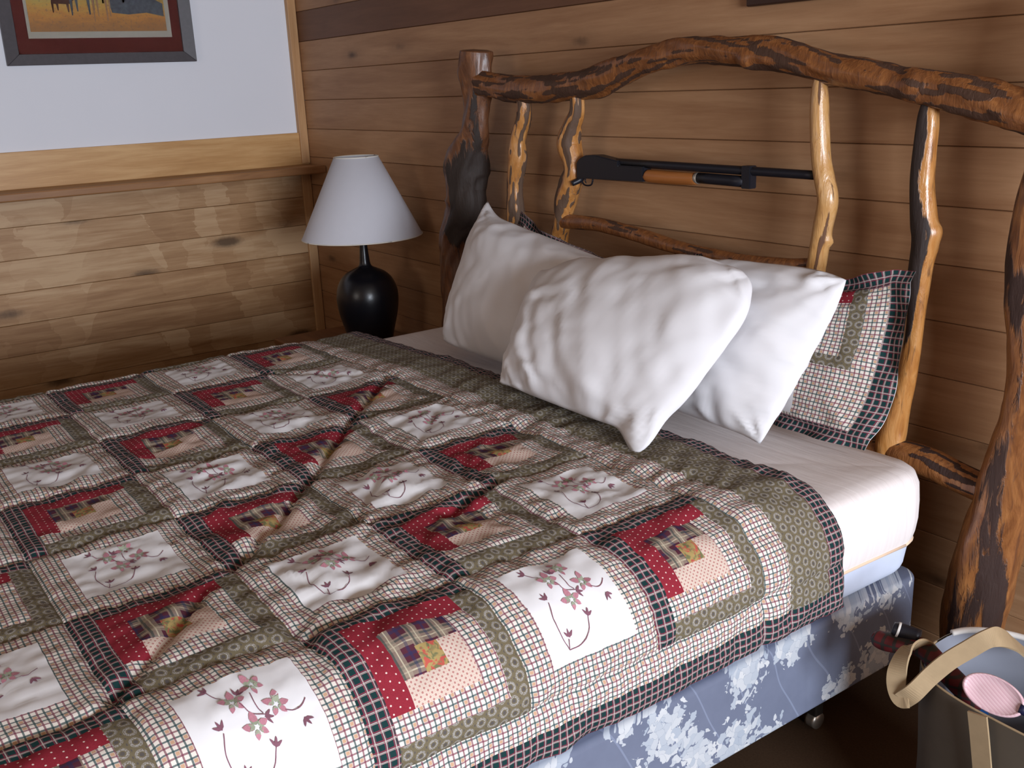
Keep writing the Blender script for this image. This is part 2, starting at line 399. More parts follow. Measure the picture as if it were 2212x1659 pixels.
base = mixc(nt, noise(nt, oc, 22, 2), (.125, .14, .20), (.165, .185, .255))
wv = ((X(nt, sp.outputs[1]) * 9.5 + X(nt, sp.outputs[2]) * 6. + X(nt, noise(nt, oc, 4, 1)) * .9).frac() - .5).abs()
ql = wv.lt(.02)
col = mixc(nt, ql * .35, base, (.30, .34, .46))
col = mixc(nt, incl * .6, col, (.30, .34, .40))
col = mixc(nt, leaf.mx(petal) * .92, col, tone)
nt.links.new(col, b.inputs['Base Color']); bump(nt, b, wv * 1.0, .35, .006)
M['ticking'] = m

# ================================================================== SETTING
# wall_back (behind the headboard), boards as parts
wb = box('wall_back', (3.78, .07, 1.3), (7.6, .10, 2.6), M['pine_back'], bev=0, kind='structure')
def board_mesh(name, length, h, th, axis):
    """tongue-and-groove board, eased edges; length along axis, face towards -y (axis x) or +x (axis y)"""
    g = .0016; e = .0026
    prof = [(0, -h / 2 + .0005), (th - e, -h / 2 + .0005), (th, -h / 2 + g + .0005), (th, h / 2 - g - .0005), (th - e, h / 2 - .0005), (0, h / 2 - .0005)]
    V = []
    for t in (0, length):
        for (o, z) in prof: V.append((t, -o, z) if axis == 'x' else (o, -t, z))
    n = len(prof); F = [tuple(range(n)), tuple(range(2 * n - 1, n - 1, -1))]
    for k in range(n): a = k; b_ = (k + 1) % n; F.append((a, a + n, b_ + n, b_))
    me = mesh_of(name, V, F); bm = bmesh.new(); bm.from_mesh(me); bmesh.ops.recalc_face_normals(bm, faces=bm.faces); bm.to_mesh(me); bm.free(); return me
bmx = board_mesh('board_long', 7.5, .133, .02, 'x'); bmx.materials.append(M['pine_back'])
bmd = board_mesh('board_dark', 7.5, .133, .0205, 'x'); bmd.materials.append(M['pine_dark'])
HB0 = 1.6663
for i in range(-7, 13):
    zc = HB0 - (i + .5) * .133
    o = bpy.data.objects.new('board', bmd if i == -1 else bmx); COL.objects.link(o); o.parent = wb; o.location = (0.0, .021 , zc)
# left wall
wl = box('wall_left', (-.07, -2.4, 1.3), (.10, 5.2, 2.6), M['plaster'], bev=0, kind='structure')
box('upper_panel', (-.008, -2.4, 1.925), (.016, 5.0, 1.35), M['plaster'], wl, bev=0)
bmy = board_mesh('board_left', 4.9, .1375, .02, 'y'); bmy.materials.append(M['pine_left'])
z = 1.10 - .0195
for i in range(8):
    o = bpy.data.objects.new('board', bmy); COL.objects.link(o); o.parent = wl; o.location = (-.02, 0, z - (i + .5) * .1375)
box('trim_1', (.009, -2.45, 1.175), (.020, 4.9, .152), M['pine_trim'], bev=.002, kind='structure')          # casing board
box('trim_2', (.1, -2.45, 1.0825), (.202, 4.9, .035), M['shelf_wood'], bev=.006, kind='structure')          # ledge
box('trim_3', (.016, -.022, 1.85), (.030, .042, 1.49), M['pine_strip'], bev=.003, kind='structure')          # upper corner strip
box('trim_4', (.010, -.024, .53), (.018, .046, 1.06), M['pine_strip'], bev=.003, kind='structure')          # lower corner strip
fl = box('floor', (3.78, -2.45, -.05), (7.8, 5.3, .10), M['carpet'], bev=0, kind='structure')
box('ceiling', (3.78, -2.45, 2.65), (7.8, 5.3, .10), M['ceiling'], bev=0, kind='structure')
# right wall with window opening
bm = bmesh.new(); xr = XR
box_bm(bm, (xr, (-.0 + WIN_Y1) / 2, 1.3), (.1, abs(WIN_Y1), 2.6)); box_bm(bm, (xr, (WIN_Y0 - 5.1) / 2, 1.3), (.1, 5.1 + WIN_Y0, 2.6))
box_bm(bm, (xr, (WIN_Y0 + WIN_Y1) / 2, WIN_Z0 / 2), (.1, WIN_Y1 - WIN_Y0, WIN_Z0)); box_bm(bm, (xr, (WIN_Y0 + WIN_Y1) / 2, (WIN_Z1 + 2.6) / 2), (.1, WIN_Y1 - WIN_Y0, 2.6 - WIN_Z1))
obj('wall_right', bm_mesh('wall_right', bm), M['room_wood'], smooth=False, kind='structure')
obj_f = box('wall_front', (3.78, -5.15, 1.3), (7.7, .1, 2.6), M['room_wood'], bev=0, kind='structure')
bm = bmesh.new()
for (c, s) in (((XR, WIN_Y0 + .02, 1.40), (.08, .04, 1.1)), ((XR, WIN_Y1 - .02, 1.40), (.08, .04, 1.1)), ((XR, -1.85, WIN_Z0 + .02), (.08, 1.8, .04)), ((XR, -1.85, WIN_Z1 - .02), (.08, 1.8, .04)), ((XR, -1.85, 1.40), (.06, .04, 1.1))):
    box_bm(bm, c, s, .004)
wf = obj('window_1', bm_mesh('window_1', bm), M['print_white'], smooth=False, kind='structure')

# ================================================================== BED
# ---- box spring, mattress
BX0, BX1, BY0, BY1 = 1.64, 3.57, -2.27, -.235
bed = empty('bed', (2.6, -1.25, 0), 'king-size bed base of blue floral box spring, white-sheeted mattress and steel frame below the quilt', 'bed')
def soft_box(name, x0, x1, y0, y1, z0, z1, rc, re, mat, parent, sag=0., nseg=10, bulge=0.):
    """rounded-corner slab"""
    out = []
    def ring(ins, z):
        r = max(rc - ins, .02); pts = []
        for (cx, cy, a0) in ((x1 - ins - r, y1 - ins - r, 0), (x0 + ins + r, y1 - ins - r, 90), (x0 + ins + r, y0 + ins + r, 180), (x1 - ins - r, y0 + ins + r, 270)):
            for k in range(nseg + 1): a = math.radians(a0 + 90 * k / nseg); pts.append((cx + r * math.cos(a), cy + r * math.sin(a), z))
        return pts
    levels = []
    ne = 6
    for k in range(ne + 1): a = math.pi / 2 * k / ne; levels.append((re * (1 - math.sin(a)), z0 + re * (1 - math.cos(a))))
    nm = 6
    for k in range(1, nm): t = k / nm; levels.append((-bulge * math.sin(math.pi * t), z0 + re + (z1 - z0 - 2 * re) * t))
    for k in range(ne + 1): a = math.pi / 2 * k / ne; levels.append((re * (1 - math.cos(a)), z1 - re * (1 - math.sin(a))))
    V = []; 
    for ins, z_ in levels: V += ring(ins, z_)
    n = 4 * (nseg + 1); F = []
    for i in range(len(levels) - 1):
        for k in range(n): a = i * n + k; b_ = i * n + (k + 1) % n; F.append((a, b_, b_ + n, a + n))
    F.append(tuple(range(n - 1, -1, -1))); F.append(tuple(range((len(levels) - 1) * n, len(levels) * n)))
    me = mesh_of(name, V, F)
    return obj(name, me, mat, parent)
bs = soft_box('box_spring', BX0, BX1, BY0, BY1, .165, .362, .05, .012, M['ticking'], bed); bs['label'] = 'slate blue box spring with pale floral sprays'
mt = soft_box('mattress', 1.66, 3.555, -2.25, -.232, .364, .60, .085, .04, M['mattress_pad'], bed, bulge=.008); mt['label'] = 'pale blue lower side of the mattress'
# fitted sheet: covers the mattress down to the peach hem that rises towards the head corner
def sheet_mesh():
    n = 72; rc = .085; x0, x1, y0, y1 = 1.648, 3.567, -2.262, -.220
    def outline(ins):
        r = max(rc - ins, .02); pts = []
        segs = ((x1 - ins - r, y1 - ins - r, 0), (x0 + ins + r, y1 - ins - r, 90), (x0 + ins + r, y0 + ins + r, 180), (x1 - ins - r, y0 + ins + r, 270))
        corner = [[(cx + r * math.cos(math.radians(a0 + 90 * k / 12)), cy + r * math.sin(math.radians(a0 + 90 * k / 12))) for k in range(13)] for cx, cy, a0 in segs]
        for c in range(4):
            pts += corner[c]; a = corner[c][-1]; b_ = corner[(c + 1) % 4][0]
            for k in range(1, 24): t = k / 24; pts.append((a[0] * (1 - t) + b_[0] * t, a[1] * (1 - t) + b_[1] * t))
        return pts
    lev = [(0.004, 'h'), (-.002, .47), (-.006, .50), (-.006, .54), (-.003, .578), (.006, .600), (.020, .610), (.05, .613)] + [(.06 + k * .04, .6135) for k in range(1, 21)]
    V = []; N = 0
    for ins, z_ in lev:
        ol = outline(ins); N = len(ol)
        for k, (x, y) in enumerate(ol):
            if z_ == 'h':
                zz = .448 - .016 * math.sin(k * .55) * 0 + .004 * math.sin(k * .9); zz -= .0
            else: zz = z_
            if zz > .61:
                zz += .002 * math.sin(x * 9) + .0025 * float(vnoise(x * 5, y * 38, 3)) * (1 if y > -.75 else 0)
            V.append((x, y, zz))
    F = []
    for i in range(len(lev) - 1):
        for k in range(N): a = i * N + k; b_ = i * N + (k + 1) % N; F.append((a, b_, b_ + N, a + N))
    F.append(tuple(range((len(lev) - 1) * N, len(lev) * N)))
    return mesh_of('fitted_sheet', V, F), [Vector(V[k]) for k in range(N)]
sm, hem = sheet_mesh()
sh = obj('fitted_sheet', sm, M['sheet'], bed); sh['label'] = 'white fitted sheet'
hp = [(v.x, v.y, v.z, .004) for v in hem]; hp = hp[::3]; hp.append(hp[0])
pp = obj('hem', tube_mesh('hem', hp, seg=6, n=len(hp) * 2), M['piping'], sh); pp['label'] = 'peach elastic hem of the sheet'
# steel frame
bm = bmesh.new()
for x in (1.72, 3.47): box_bm(bm, (x, -1.25, .148), (.035, 1.95, .034), .003)
for y in (-.45, -1.25, -2.1): box_bm(bm, (2.6, y, .148), (1.75, .035, .034), .003)
obj('frame_rail', bm_mesh('frame_rail', bm), M['steel'], bed, smooth=False)
for x in (1.72, 3.46):
    for y in (-.45, -2.1):
        l = box('leg', (x, y, .085), (.028, .028, .10), M['steel'], bed, bev=.003)
        obj('caster', tube_mesh('caster', [(x - .012, y, .02, .02), (x + .012, y, .02, .02)], seg=16, n=4), M['nickel'], l)

# ---- quilt surface
DB = .2675; DA = .284
A1, A2, A3 = 3.704, 3.747, 3.800           # block edge, check edge, navy edge
AL1, AL2, AL3 = 1.432, 1.390, 1.335
BH0, BH1, BH2, BH3 = -.835, -.768, -.655, -.600
NB = 7; BF1 = BH0 - NB * DB; BF2 = BF1 - .05; BF3 = BF2 - .055
ZT = .665
def drape(t, R):            # arc length t past the edge -> (out, down)
    ang = np.clip(t / R, 0, math.pi / 2)
    out = R * np.sin(ang); dn = R * (1 - np.cos(ang)); ex = np.maximum(t - R * math.pi / 2, 0)
    return out + ex * .05, dn + ex * .998
CREASE = [([(2.27, -.85), (2.42, -.98), (2.556, -1.11), (2.70, -1.23), (2.87, -1.37), (3.0, -1.48), (3.14, -1.63)], .013),
          ([(3.13, -1.06), (3.17, -1.16), (3.20, -1.24)], .013), ([(3.40, -1.905), (3.32, -1.80), (3.2, -1.70)], .010),
          ([(1.95, -1.12), (2.08, -.99), (2.2, -.9)], .008), ([(3.13, -1.40), (3.02, -1.3), (2.93, -1.22)], .008),
          ([(2.84, -1.09), (2.72, -.98), (2.6, -.86)], .006), ([(2.30, -1.4), (2.5, -1.36), (2.7, -1.40)], .006)]
def segdist(x, y, pts):
    d = np.full(np.shape(x), 9.)
    for (a, b_) in zip(pts[:-1], pts[1:]):
        ax, ay = a; dx, dy = b_[0] - ax, b_[1] - ay; t = np.clip(((x - ax) * dx + (y - ay) * dy) / (dx * dx + dy * dy), 0, 1)
        d = np.minimum(d, np.hypot(x - ax - t * dx, y - ay - t * dy))
    return d
def quilt_height(a, b_):
    fa = ((a - A1) / DA) % 1.; fb = ((b_ - BH0) / DB) % 1.
    da = np.minimum(fa, 1 - fa) * DA; db = np.minimum(fb, 1 - fb) * DB
    inb = (a < A1 + .01) & (b_ < BH0 + .01)
    da = np.where(inb, da, np.abs(a - A1)); db = np.where(inb, db, np.minimum(np.abs(b_ - BH0), np.abs(b_ - BH1)))
    d = np.minimum(da, db)
    h = -.0045 * np.exp(-(d / .007)**2) + .002 * smoothstep(0, .05, d)
    # strip seams
    sa = np.abs(((fa * 7 + .5) % 1.) - .5) * DA / 7; sb = np.abs(((fb * 7 + .5) % 1.) - .5) * DB / 7
    h = h - .0012 * np.exp(-(np.minimum(sa, sb) / .004)**2)
    h = h + .007 * fbm(a * 4 + 3, b_ * 4, 1, 2)
    amp = .22 + .78 * smoothstep(2.0, 2.6, a) * smoothstep(-2.0, -1.5, b_) * (1 - .75 * smoothstep(3.5, 3.6, a))
    wr = np.abs(fbm(a * 9 + 2 * vnoise(a * 4, b_ * 4, 8), b_ * 9 + a * 4, 21, 2)); h = h + amp * .0060 * (1 - wr * 1.6)
    wr2 = np.abs(vnoise(a * 26 + b_ * 10, b_ * 14 - a * 8, 33)); h = h + amp * .0034 * (1 - 2 * wr2) + .0016 * (1 - 2 * np.abs(vnoise(a * 48 + b_ * 30, b_ * 22, 34)))
    h = h + .0016 * vnoise(a * 55, b_ * 55, 41) * np.exp(-(d / .03)**2)
    # gathers across the head border
    bd = np.exp(-((b_ + .79) / .05)**2); h = h + bd * .0045 * vnoise(a * 24, b_ * 5, 51)
    sd = smoothstep(3.66, 3.72, a); h = h + sd * .005 * vnoise(b_ * 16, a * 6, 53) + sd * .006 * vnoise(b_ * 5, 0 * a, 54)
    for pts, dep in CREASE:
        s = segdist(a, b_, pts); h = h - dep * np.exp(-(s / .011)**2) + dep * .30 * np.exp(-((s - .030) / .024)**2)
    h = h + .012 * np.exp(-(((a - 3.27) / .05)**2 + ((b_ + 1.52) / .05)**2)) + .012 * np.exp(-(((a - 2.98) / .06)**2 + ((b_ + 1.22) / .05)**2))
    return h
AR0 = 3.47; RR = .15; AL0 = 1.72; RL = .125; BF0 = -2.24
def quilt_S(a, b_, off=0.):
    a = np.asarray(a, float); b_ = np.asarray(b_, float)
    o, dn = drape(np.maximum(a - AR0, 0), RR); o2, dn2 = drape(np.maximum(AL0 - a, 0), RL); o3, dn3 = drape(np.maximum(BF0 - b_, 0), RL)
    ct = np.clip(a, AL0, AR0)
    angx = np.clip((a - AR0) / RR, 0, math.pi / 2) - np.clip((AL0 - a) / RL, 0, math.pi / 2)
    angy = -np.clip((BF0 - b_) / RL, 0, math.pi / 2)
    N = np.stack([np.sin(angx), np.sin(angy) * np.cos(angx), np.cos(angx) * np.cos(angy)], -1); N /= np.linalg.norm(N, axis=-1)[..., None]
    y = np.maximum(b_, BF0) - o3
    y = y + .018 * smoothstep(3.3, 3.6, a)  - .035 * smoothstep(2.4, 1.7, a) * smoothstep(-1.2, -.6, b_)
    P = np.stack([ct + o - o2, y, ZT - np.maximum(dn, dn2) - dn3], -1)
    h = quilt_height(a, b_) + off
    # edges thin out
    ed = np.minimum(np.minimum(BH3 - b_, A3 - a), 1); h = h - .010 * np.exp(-np.clip(ed, 0, 1) / .012)
    return P + N * h[..., None]
def lin(a, b_, n): return [a + (b_ - a) * k / n for k in range(n)]
NS = 28
gA = lin(AL3, AL2, 5) + lin(AL2, AL1, 4)
for c in range(8): gA += lin(AL1 + c * DA, AL1 + (c + 1) * DA, NS)
gA += lin(A1, A2, 4) + lin(A2, A3, 5) + [A3]
iA0 = 9; nA = len(gA)
gB = lin(BH3, BH2, 6) + lin(BH2, BH1, 11) + lin(BH1, BH0, 7)
jB0 = 24
for r in range(NB): gB += lin(BH0 - r * DB, BH0 - (r + 1) * DB, NS)
gB += lin(BF1, BF2, 5) + lin(BF2, BF3, 5) + [BF3]
nBv = len(gB)
GA, GB = np.meshgrid(np.array(gA), np.array(gB))
QS = quilt_S(GA, GB)
quilt = empty('patchwork_quilt', (2.6, -1.5, .60), 'puffy patchwork quilt of red log-cabin and white embroidered blocks spread over the bed', 'quilt')
def sub_patch(name, cells, mat, parent, label=None):
    """cells: list of (i0,i1,j0,j1) index rectangles in the quilt grid"""
    idx = {}; V = []; F = []; uv = []
    for (i0, i1, j0, j1) in cells:
        for j in range(j0, j1):
            for i in range(i0, i1):
                q = []
                for (ii, jj) in ((i, j), (i, j + 1), (i + 1, j + 1), (i + 1, j)):
                    k = (ii, jj)
                    if k not in idx: idx[k] = len(V); V.append(QS[jj, ii]); uv.append((gA[ii], gB[jj]))
                    q.append(idx[k])
                F.append(q)
    o = obj(name, mesh_of(name, V, F, uv), mat, parent)
    if label: o['label'] = label
    return o
def q7(i): return i * 4
def A_block(c, r):
    I = iA0 + c * NS; J = jB0 + r * NS
    def R(a0, a1, b0, b1):      # a strips 0..6 from far side to near side, b strips 0..6 from foot to head
        return (I + q7(a0), I + q7(a1), J + NS - q7(b1), J + NS - q7(b0))
    sub_patch('navy_patch', [R(0, 1, 0, 7), R(1, 7, 0, 1)], M['navy'], quilt)
    sub_patch('red_patch', [R(1, 2, 1, 6), R(2, 5, 1, 2)], M['red'], quilt)
    sub_patch('plaid_patch', [R(2, 3, 2, 5), R(3, 4, 2, 3)], M['plaid'], quilt)
    sub_patch('floral_patch', [R(3, 4, 3, 4)], M['floral'], quilt)
    sub_patch('tan_patch', [R(3, 4, 4, 5), R(4, 5, 2, 5)], M['tan'], quilt)
    sub_patch('checked_patch', [R(2, 5, 5, 6), R(5, 6, 1, 6)], M['check'], quilt)
    sub_patch('olive_patch', [R(1, 7, 6, 7), R(6, 7, 1, 6)], M['green'], quilt)
# embroidery design in block-local metres (p along the bed towards head, q across towards the near side), white patch = .172 square
def emb_design():
    L = []
    flowers = [(.30, .30, 0.3), (.60, .17, -.2), (.42, .62, .1), (.74, .47, .4)]
    for (fx, fy, ro) in flowers:
        for k, (pa, ln) in enumerate([(-95, .105), (-20, .085), (35, .075), (100, .07), (185, .095)]):
            a = math.radians(pa) + ro; d0 = .062
            c = (fx + math.cos(a) * d0, fy + math.sin(a) * d0); L.append(('petal', c, a, ln))
    def curve(pts): L.append(('stem', pts))
    curve([(.36, .34), (.42, .46), (.52, .52), (.62, .56)]); curve([(.53, .27), (.52, .40), (.55, .52)])
    curve([(.80, .56), (.90, .60), (1.0, .58), (1.08, .52)]); curve([(.06, .56), (.0, .75), (.02, .95), (.08, 1.14)])
    curve([(.08, 1.14), (.12, 1.02)]); curve([(.08, 1.14), (.28, 1.13), (.45, 1.03), (.54, .86)]); curve([(.22, .20), (.14, .10), (.10, 0)])
    for (lx, ly, ro) in ((.06, .52, -1.9), (.54, .86, -1.2), (.14, 1.0, -1.5), (.56, .56, .2), (.98, .70, 1.2), (.12, .06, -2.2), (.40, .22, -.9)):
        for dd in (-.8, 0, .8): L.append(('leaf', (lx + .035 * math.cos(ro + dd), ly + .035 * math.sin(ro + dd)), ro + dd, .095))
    return L
EMB = emb_design()
def embroidery(surf, a0, b0, sa, sb, parent, wfac=1.0):
    """surf(a,b)->world points; unit design mapped to a = a0 + q*sa, b = b0 + p*sb"""
    V = []; F = []; mi = []
    def add(poly, m):
        k = len(V)
        P = surf(np.array([a0 + q * sa for p, q in poly]), np.array([b0 + p * sb for p, q in poly]))
        V.extend(P); F.append(tuple(range(k, k + len(poly)))); mi.append(m)
    for e in EMB:
        if e[0] == 'petal' or e[0] == 'leaf':
            (px, py), an, ln = e[1:]
            ca, sn = math.cos(an), math.sin(an); w_ = ln * (.44 if e[0] == 'petal' else .2)
            def pt(u_, v_): return (px + ca * u_ * ln - sn * v_ * w_, py + sn * u_ * ln + ca * v_ * w_)
            if e[0] == 'petal':
                add([pt(-.1, -.8), pt(.35, -1), pt(.75, -.6), pt(1.05, 0), pt(.75, .6), pt(.35, 1), pt(-.1, .8)], 0)
                add([pt(-.45, 0), pt(-.3, -.7), pt(.0, -.95), pt(.3, -.9), pt(.05, 0), pt(.3, .9), pt(.0, .95), pt(-.3, .7)], 1)
            else: add([pt(-.5, 0), pt(0, -1), pt(.5, -.5), pt(.7, 0), pt(.5, .5), pt(0, 1)], 2)
        else:
            P = catmull([(x, y) for x, y in e[1]], 14); T = np.gradient(P, axis=0); T /= np.linalg.norm(T, axis=1)[:, None] + 1e-9
            w_ = .0055 * wfac
            for k in range(len(P) - 1):
                n0 = np.array([-T[k][1], T[k][0]]) * w_; n1 = np.array([-T[k + 1][1], T[k + 1][0]]) * w_
                add([tuple(P[k] - n0), tuple(P[k + 1] - n1), tuple(P[k + 1] + n1), tuple(P[k] + n0)], 2)
    me = mesh_of('embroidery', V, F)
    for k in ('thread_pink', 'thread_green', 'thread_plum'): me.materials.append(M[k])
    me.polygons.foreach_set('material_index', mi)
    return obj('embroidery', me, None, parent)
def B_block(c, r):
    I = iA0 + c * NS; J = jB0 + r * NS; f = 5
    w_ = sub_patch('white_patch', [(I + f, I + NS - f, J + f, J + NS - f)], M['white'], quilt)
    sub_patch('checked_frame', [(I, I + NS, J, J + f), (I, I + NS, J + NS - f, J + NS), (I, I + f, J + f, J + NS - f), (I + NS - f, I + NS, J + f, J + NS - f)], M['check'], quilt)
    a0 = AL1 + c * DA + .064; b0 = BH0 - (r + 1) * DB + .085
    embroidery(lambda a, b_: quilt_S(a, b_, .0012), a0 - .004, b0 - .006, .136, .116, w_)
for c in range(8):
    for r in range(NB):
        (A_block if ((7 - c) + r) % 2 == 0 else B_block)(c, r)
iE = iA0 + 8 * NS; jE = jB0 + NB * NS
sub_patch('checked_border', [(4, iE + 4, 17, 24), (5, iA0, 24, jE), (iE, iE + 4, 24, jE), (5, iE + 4, jE, jE + 5)][0:1] + [(5, iA0, 24, jE), (iE, iE + 4, 24, jE), (5, iE + 4, jE, jE + 5)], M['check'], quilt)
sub_patch('olive_border', [(5, iE + 4, 6, 17)], M['green'], quilt)
sub_patch('navy_border', [(0, nA - 1, 0, 6), (0, 5, 6, nBv - 1), (iE + 4, nA - 1, 6, nBv - 1), (5, iE + 4, jE + 5, nBv - 1)], M['navy'], quilt)
# backing: second layer 13 mm below with a closed rim
st = 2; ia = list(range(0, nA, st)); ia = ia if ia[-1] == nA - 1 else ia + [nA - 1]
jb = list(range(0, nBv, st)); jb = jb if jb[-1] == nBv - 1 else jb + [nBv - 1]
low = quilt_S(GA, GB, -.017)[np.ix_(jb, ia)]; W_ = len(ia); V = list(low.reshape(-1, 3)); F = []
for j in range(len(jb) - 1):
    for i in range(W_ - 1): F.append((j * W_ + i, j * W_ + i + 1, (j + 1) * W_ + i + 1, (j + 1) * W_ + i))
rim = [(0, i) for i in range(W_)] + [(j, W_ - 1) for j in range(1, len(jb))] + [(len(jb) - 1, i) for i in range(W_ - 2, -1, -1)] + [(j, 0) for j in range(len(jb) - 2, 0, -1)]
base = len(V)
for (j, i) in rim: V.append(QS[jb[j], ia[i]] - np.array([0, 0, .0006]))
for k in range(len(rim)):
    k2 = (k + 1) % len(rim); a = rim[k][0] * W_ + rim[k][1]; b_ = rim[k2][0] * W_ + rim[k2][1]; F.append((a, b_, base + k2, base + k))
uvb = [(v[0], v[1]) for v in V]
obj('backing', mesh_of('backing', V, F, uvb), M['navy'], quilt)

# ================================================================== PILLOWS
def pillow_surface(TL, TR, BL, BR, T, seed, conc=.05, wr=.006, power=2.6, wdir=(1, .3), K=None, pk=5, ears=None):
    TL, TR, BL, BR = (np.array(q, float) for q in (TL, TR, BL, BR))
    n = np.cross(TR - TL + BR - BL, TL - BL + TR - BR); n /= np.linalg.norm(n)
    if n[1] > 0: n = -n
    def S(s, t, side=1):
        s = np.asarray(s, float); t = np.asarray(t, float)
        s2 = s * (1 - conc * (1 - t * t)); t2 = t * (1 - conc * 1.3 * (1 - s * s))
        if K:      # K = outward bulge of top, right, bottom, left edges
            s2 = s * (1 + np.where(s > 0, K[1], K[3]) * (1 - np.abs(t)**pk)); t2 = t * (1 + np.where(t > 0, K[0], K[2]) * (1 - np.abs(s)**pk))
        if ears:   # TL, TR, BL, BR pointed corners
            am = np.where(s < 0, np.where(t > 0, ears[0], ears[2]), np.where(t > 0, ears[1], ears[3]))
            q_ = np.exp(-(((1 - np.abs(s)) / .13)**2 + ((1 - np.abs(t)) / .16)**2)); s2 = s2 * (1 + am * q_); t2 = t2 * (1 + am * 1.5 * q_)
        u_ = (s2 + 1) / 2; v_ = (1 - t2) / 2
        P = ((1 - u_) * (1 - v_))[..., None] * TL + (u_ * (1 - v_))[..., None] * TR + ((1 - u_) * v_)[..., None] * BL + (u_ * v_)[..., None] * BR
        w_ = np.clip((1 - np.abs(s)**power), 0, 1) * np.clip((1 - np.abs(t)**power), 0, 1); w_ = w_**.62
        e = np.minimum(1, 6 * np.clip(w_, 0, 1))
        h = T * w_ * (1 + .12 * fbm(s * 1.2, t * 1.2, seed, 2))
        # creases that run from the corners / gathers near the seams
        r = np.sqrt((1 - np.abs(s))**2 + (1 - np.abs(t))**2); ang = np.arctan2(1 - np.abs(t), 1 - np.abs(s) + 1e-6)
        q = np.sign(s) * 3 + np.sign(t) * 7
        h = h + wr * 1.5 * e * vnoise(ang * 5 + q, r * 1.2 + q, seed + 3) * np.exp(-(r / .7)**2)
        h = h + wr * e * (1 - 2.2 * np.abs(fbm((s * wdir[0] + t * wdir[1]) * 2.3 + seed, (t * wdir[0] - s * wdir[1]) * 1.1 + .6 * vnoise(s * 2, t * 2, seed + 9), seed + 5, 3)))
        edg = np.maximum(np.abs(s), np.abs(t))
        h = h + wr * .22 * e * (1 - 2 * np.abs(fbm((s * wdir[0] + t * wdir[1]) * 6 + seed, (t * wdir[0] - s * wdir[1]) * 3.5 + vnoise(s * 3, t * 3, seed), seed + 15, 2)))
        h = h + wr * .9 * e * vnoise(s * 9 + t * 2, t * 3, seed + 8) * smoothstep(.45, .95, -t) * (side > 0)
        if side < 0: h = h * .55
        return P + side * n * h[..., None]
    return S, n
def pillow_mesh(name, S, nu=60, nv=44, extra=None):
    s = np.sin(np.linspace(-1, 1, nu) * math.pi / 2) * .5 + np.linspace(-1, 1, nu) * .5
    t = np.sin(np.linspace(-1, 1, nv) * math.pi / 2) * .5 + np.linspace(-1, 1, nv) * .5
    SS, TT = np.meshgrid(s, t); V = []; F = []
    for side in (1, -1):
        k = len(V); V += list(S(SS, TT, side).reshape(-1, 3))
        for j in range(nv - 1):
            for i in range(nu - 1):
                q = (k + j * nu + i, k + j * nu + i + 1, k + (j + 1) * nu + i + 1, k + (j + 1) * nu + i)
                F.append(q if side > 0 else q[::-1])
    me = mesh_of(name, V, F); bm = bmesh.new(); bm.from_mesh(me); bmesh.ops.remove_doubles(bm, verts=bm.verts, dist=.0004)
    bmesh.ops.recalc_face_normals(bm, faces=bm.faces); bm.to_mesh(me); bm.free(); return me
ZB = .655
def add_pillow(label, TL, TR, BL, BR, T, seed, **kw):
    S, n = pillow_surface(TL, TR, BL, BR, T, seed, **kw)
    c = (np.array(BL) + np.array(BR)) / 2
    e = empty('pillow', tuple(c), label, 'pillow', 'white pillows against the headboard')
    obj('pillowcase', pillow_mesh('pillowcase', S), M['pillowcase'], e)
    return S, n, e
PL = add_pillow('white pillow at the left with one pointed corner sticking up', (1.965, -.27, 1.058), (2.66, -.30, .965), (2.06, -.53, .675), (2.70, -.53, .675), .115, 3, wr=.005, K=(-.10, 0, .04, .07), pk=9, ears=(.05, 0, 0, 0))
PR = add_pillow('white pillow standing at the right in front of the patchwork sham', (2.86, -.32, .985), (3.395, -.33, 1.012), (2.79, -.49, .68), (3.335, -.52, .680), .085, 11, wr=.006, wdir=(.3, 1), K=(.12, .06, 0, 0), pk=3.5, ears=(0, .0, 0, .02))
PC = add_pillow('white pillow in the middle, leaning in front of the other two', (2.535, -.505, .928), (3.21, -.47, 1.004), (2.645, -.715, .707), (3.158, -.72, .707), .10, 5, wr=.006, K=(.37, .30, .06, .02), pk=5, ears=(0, .05, .03, .17))
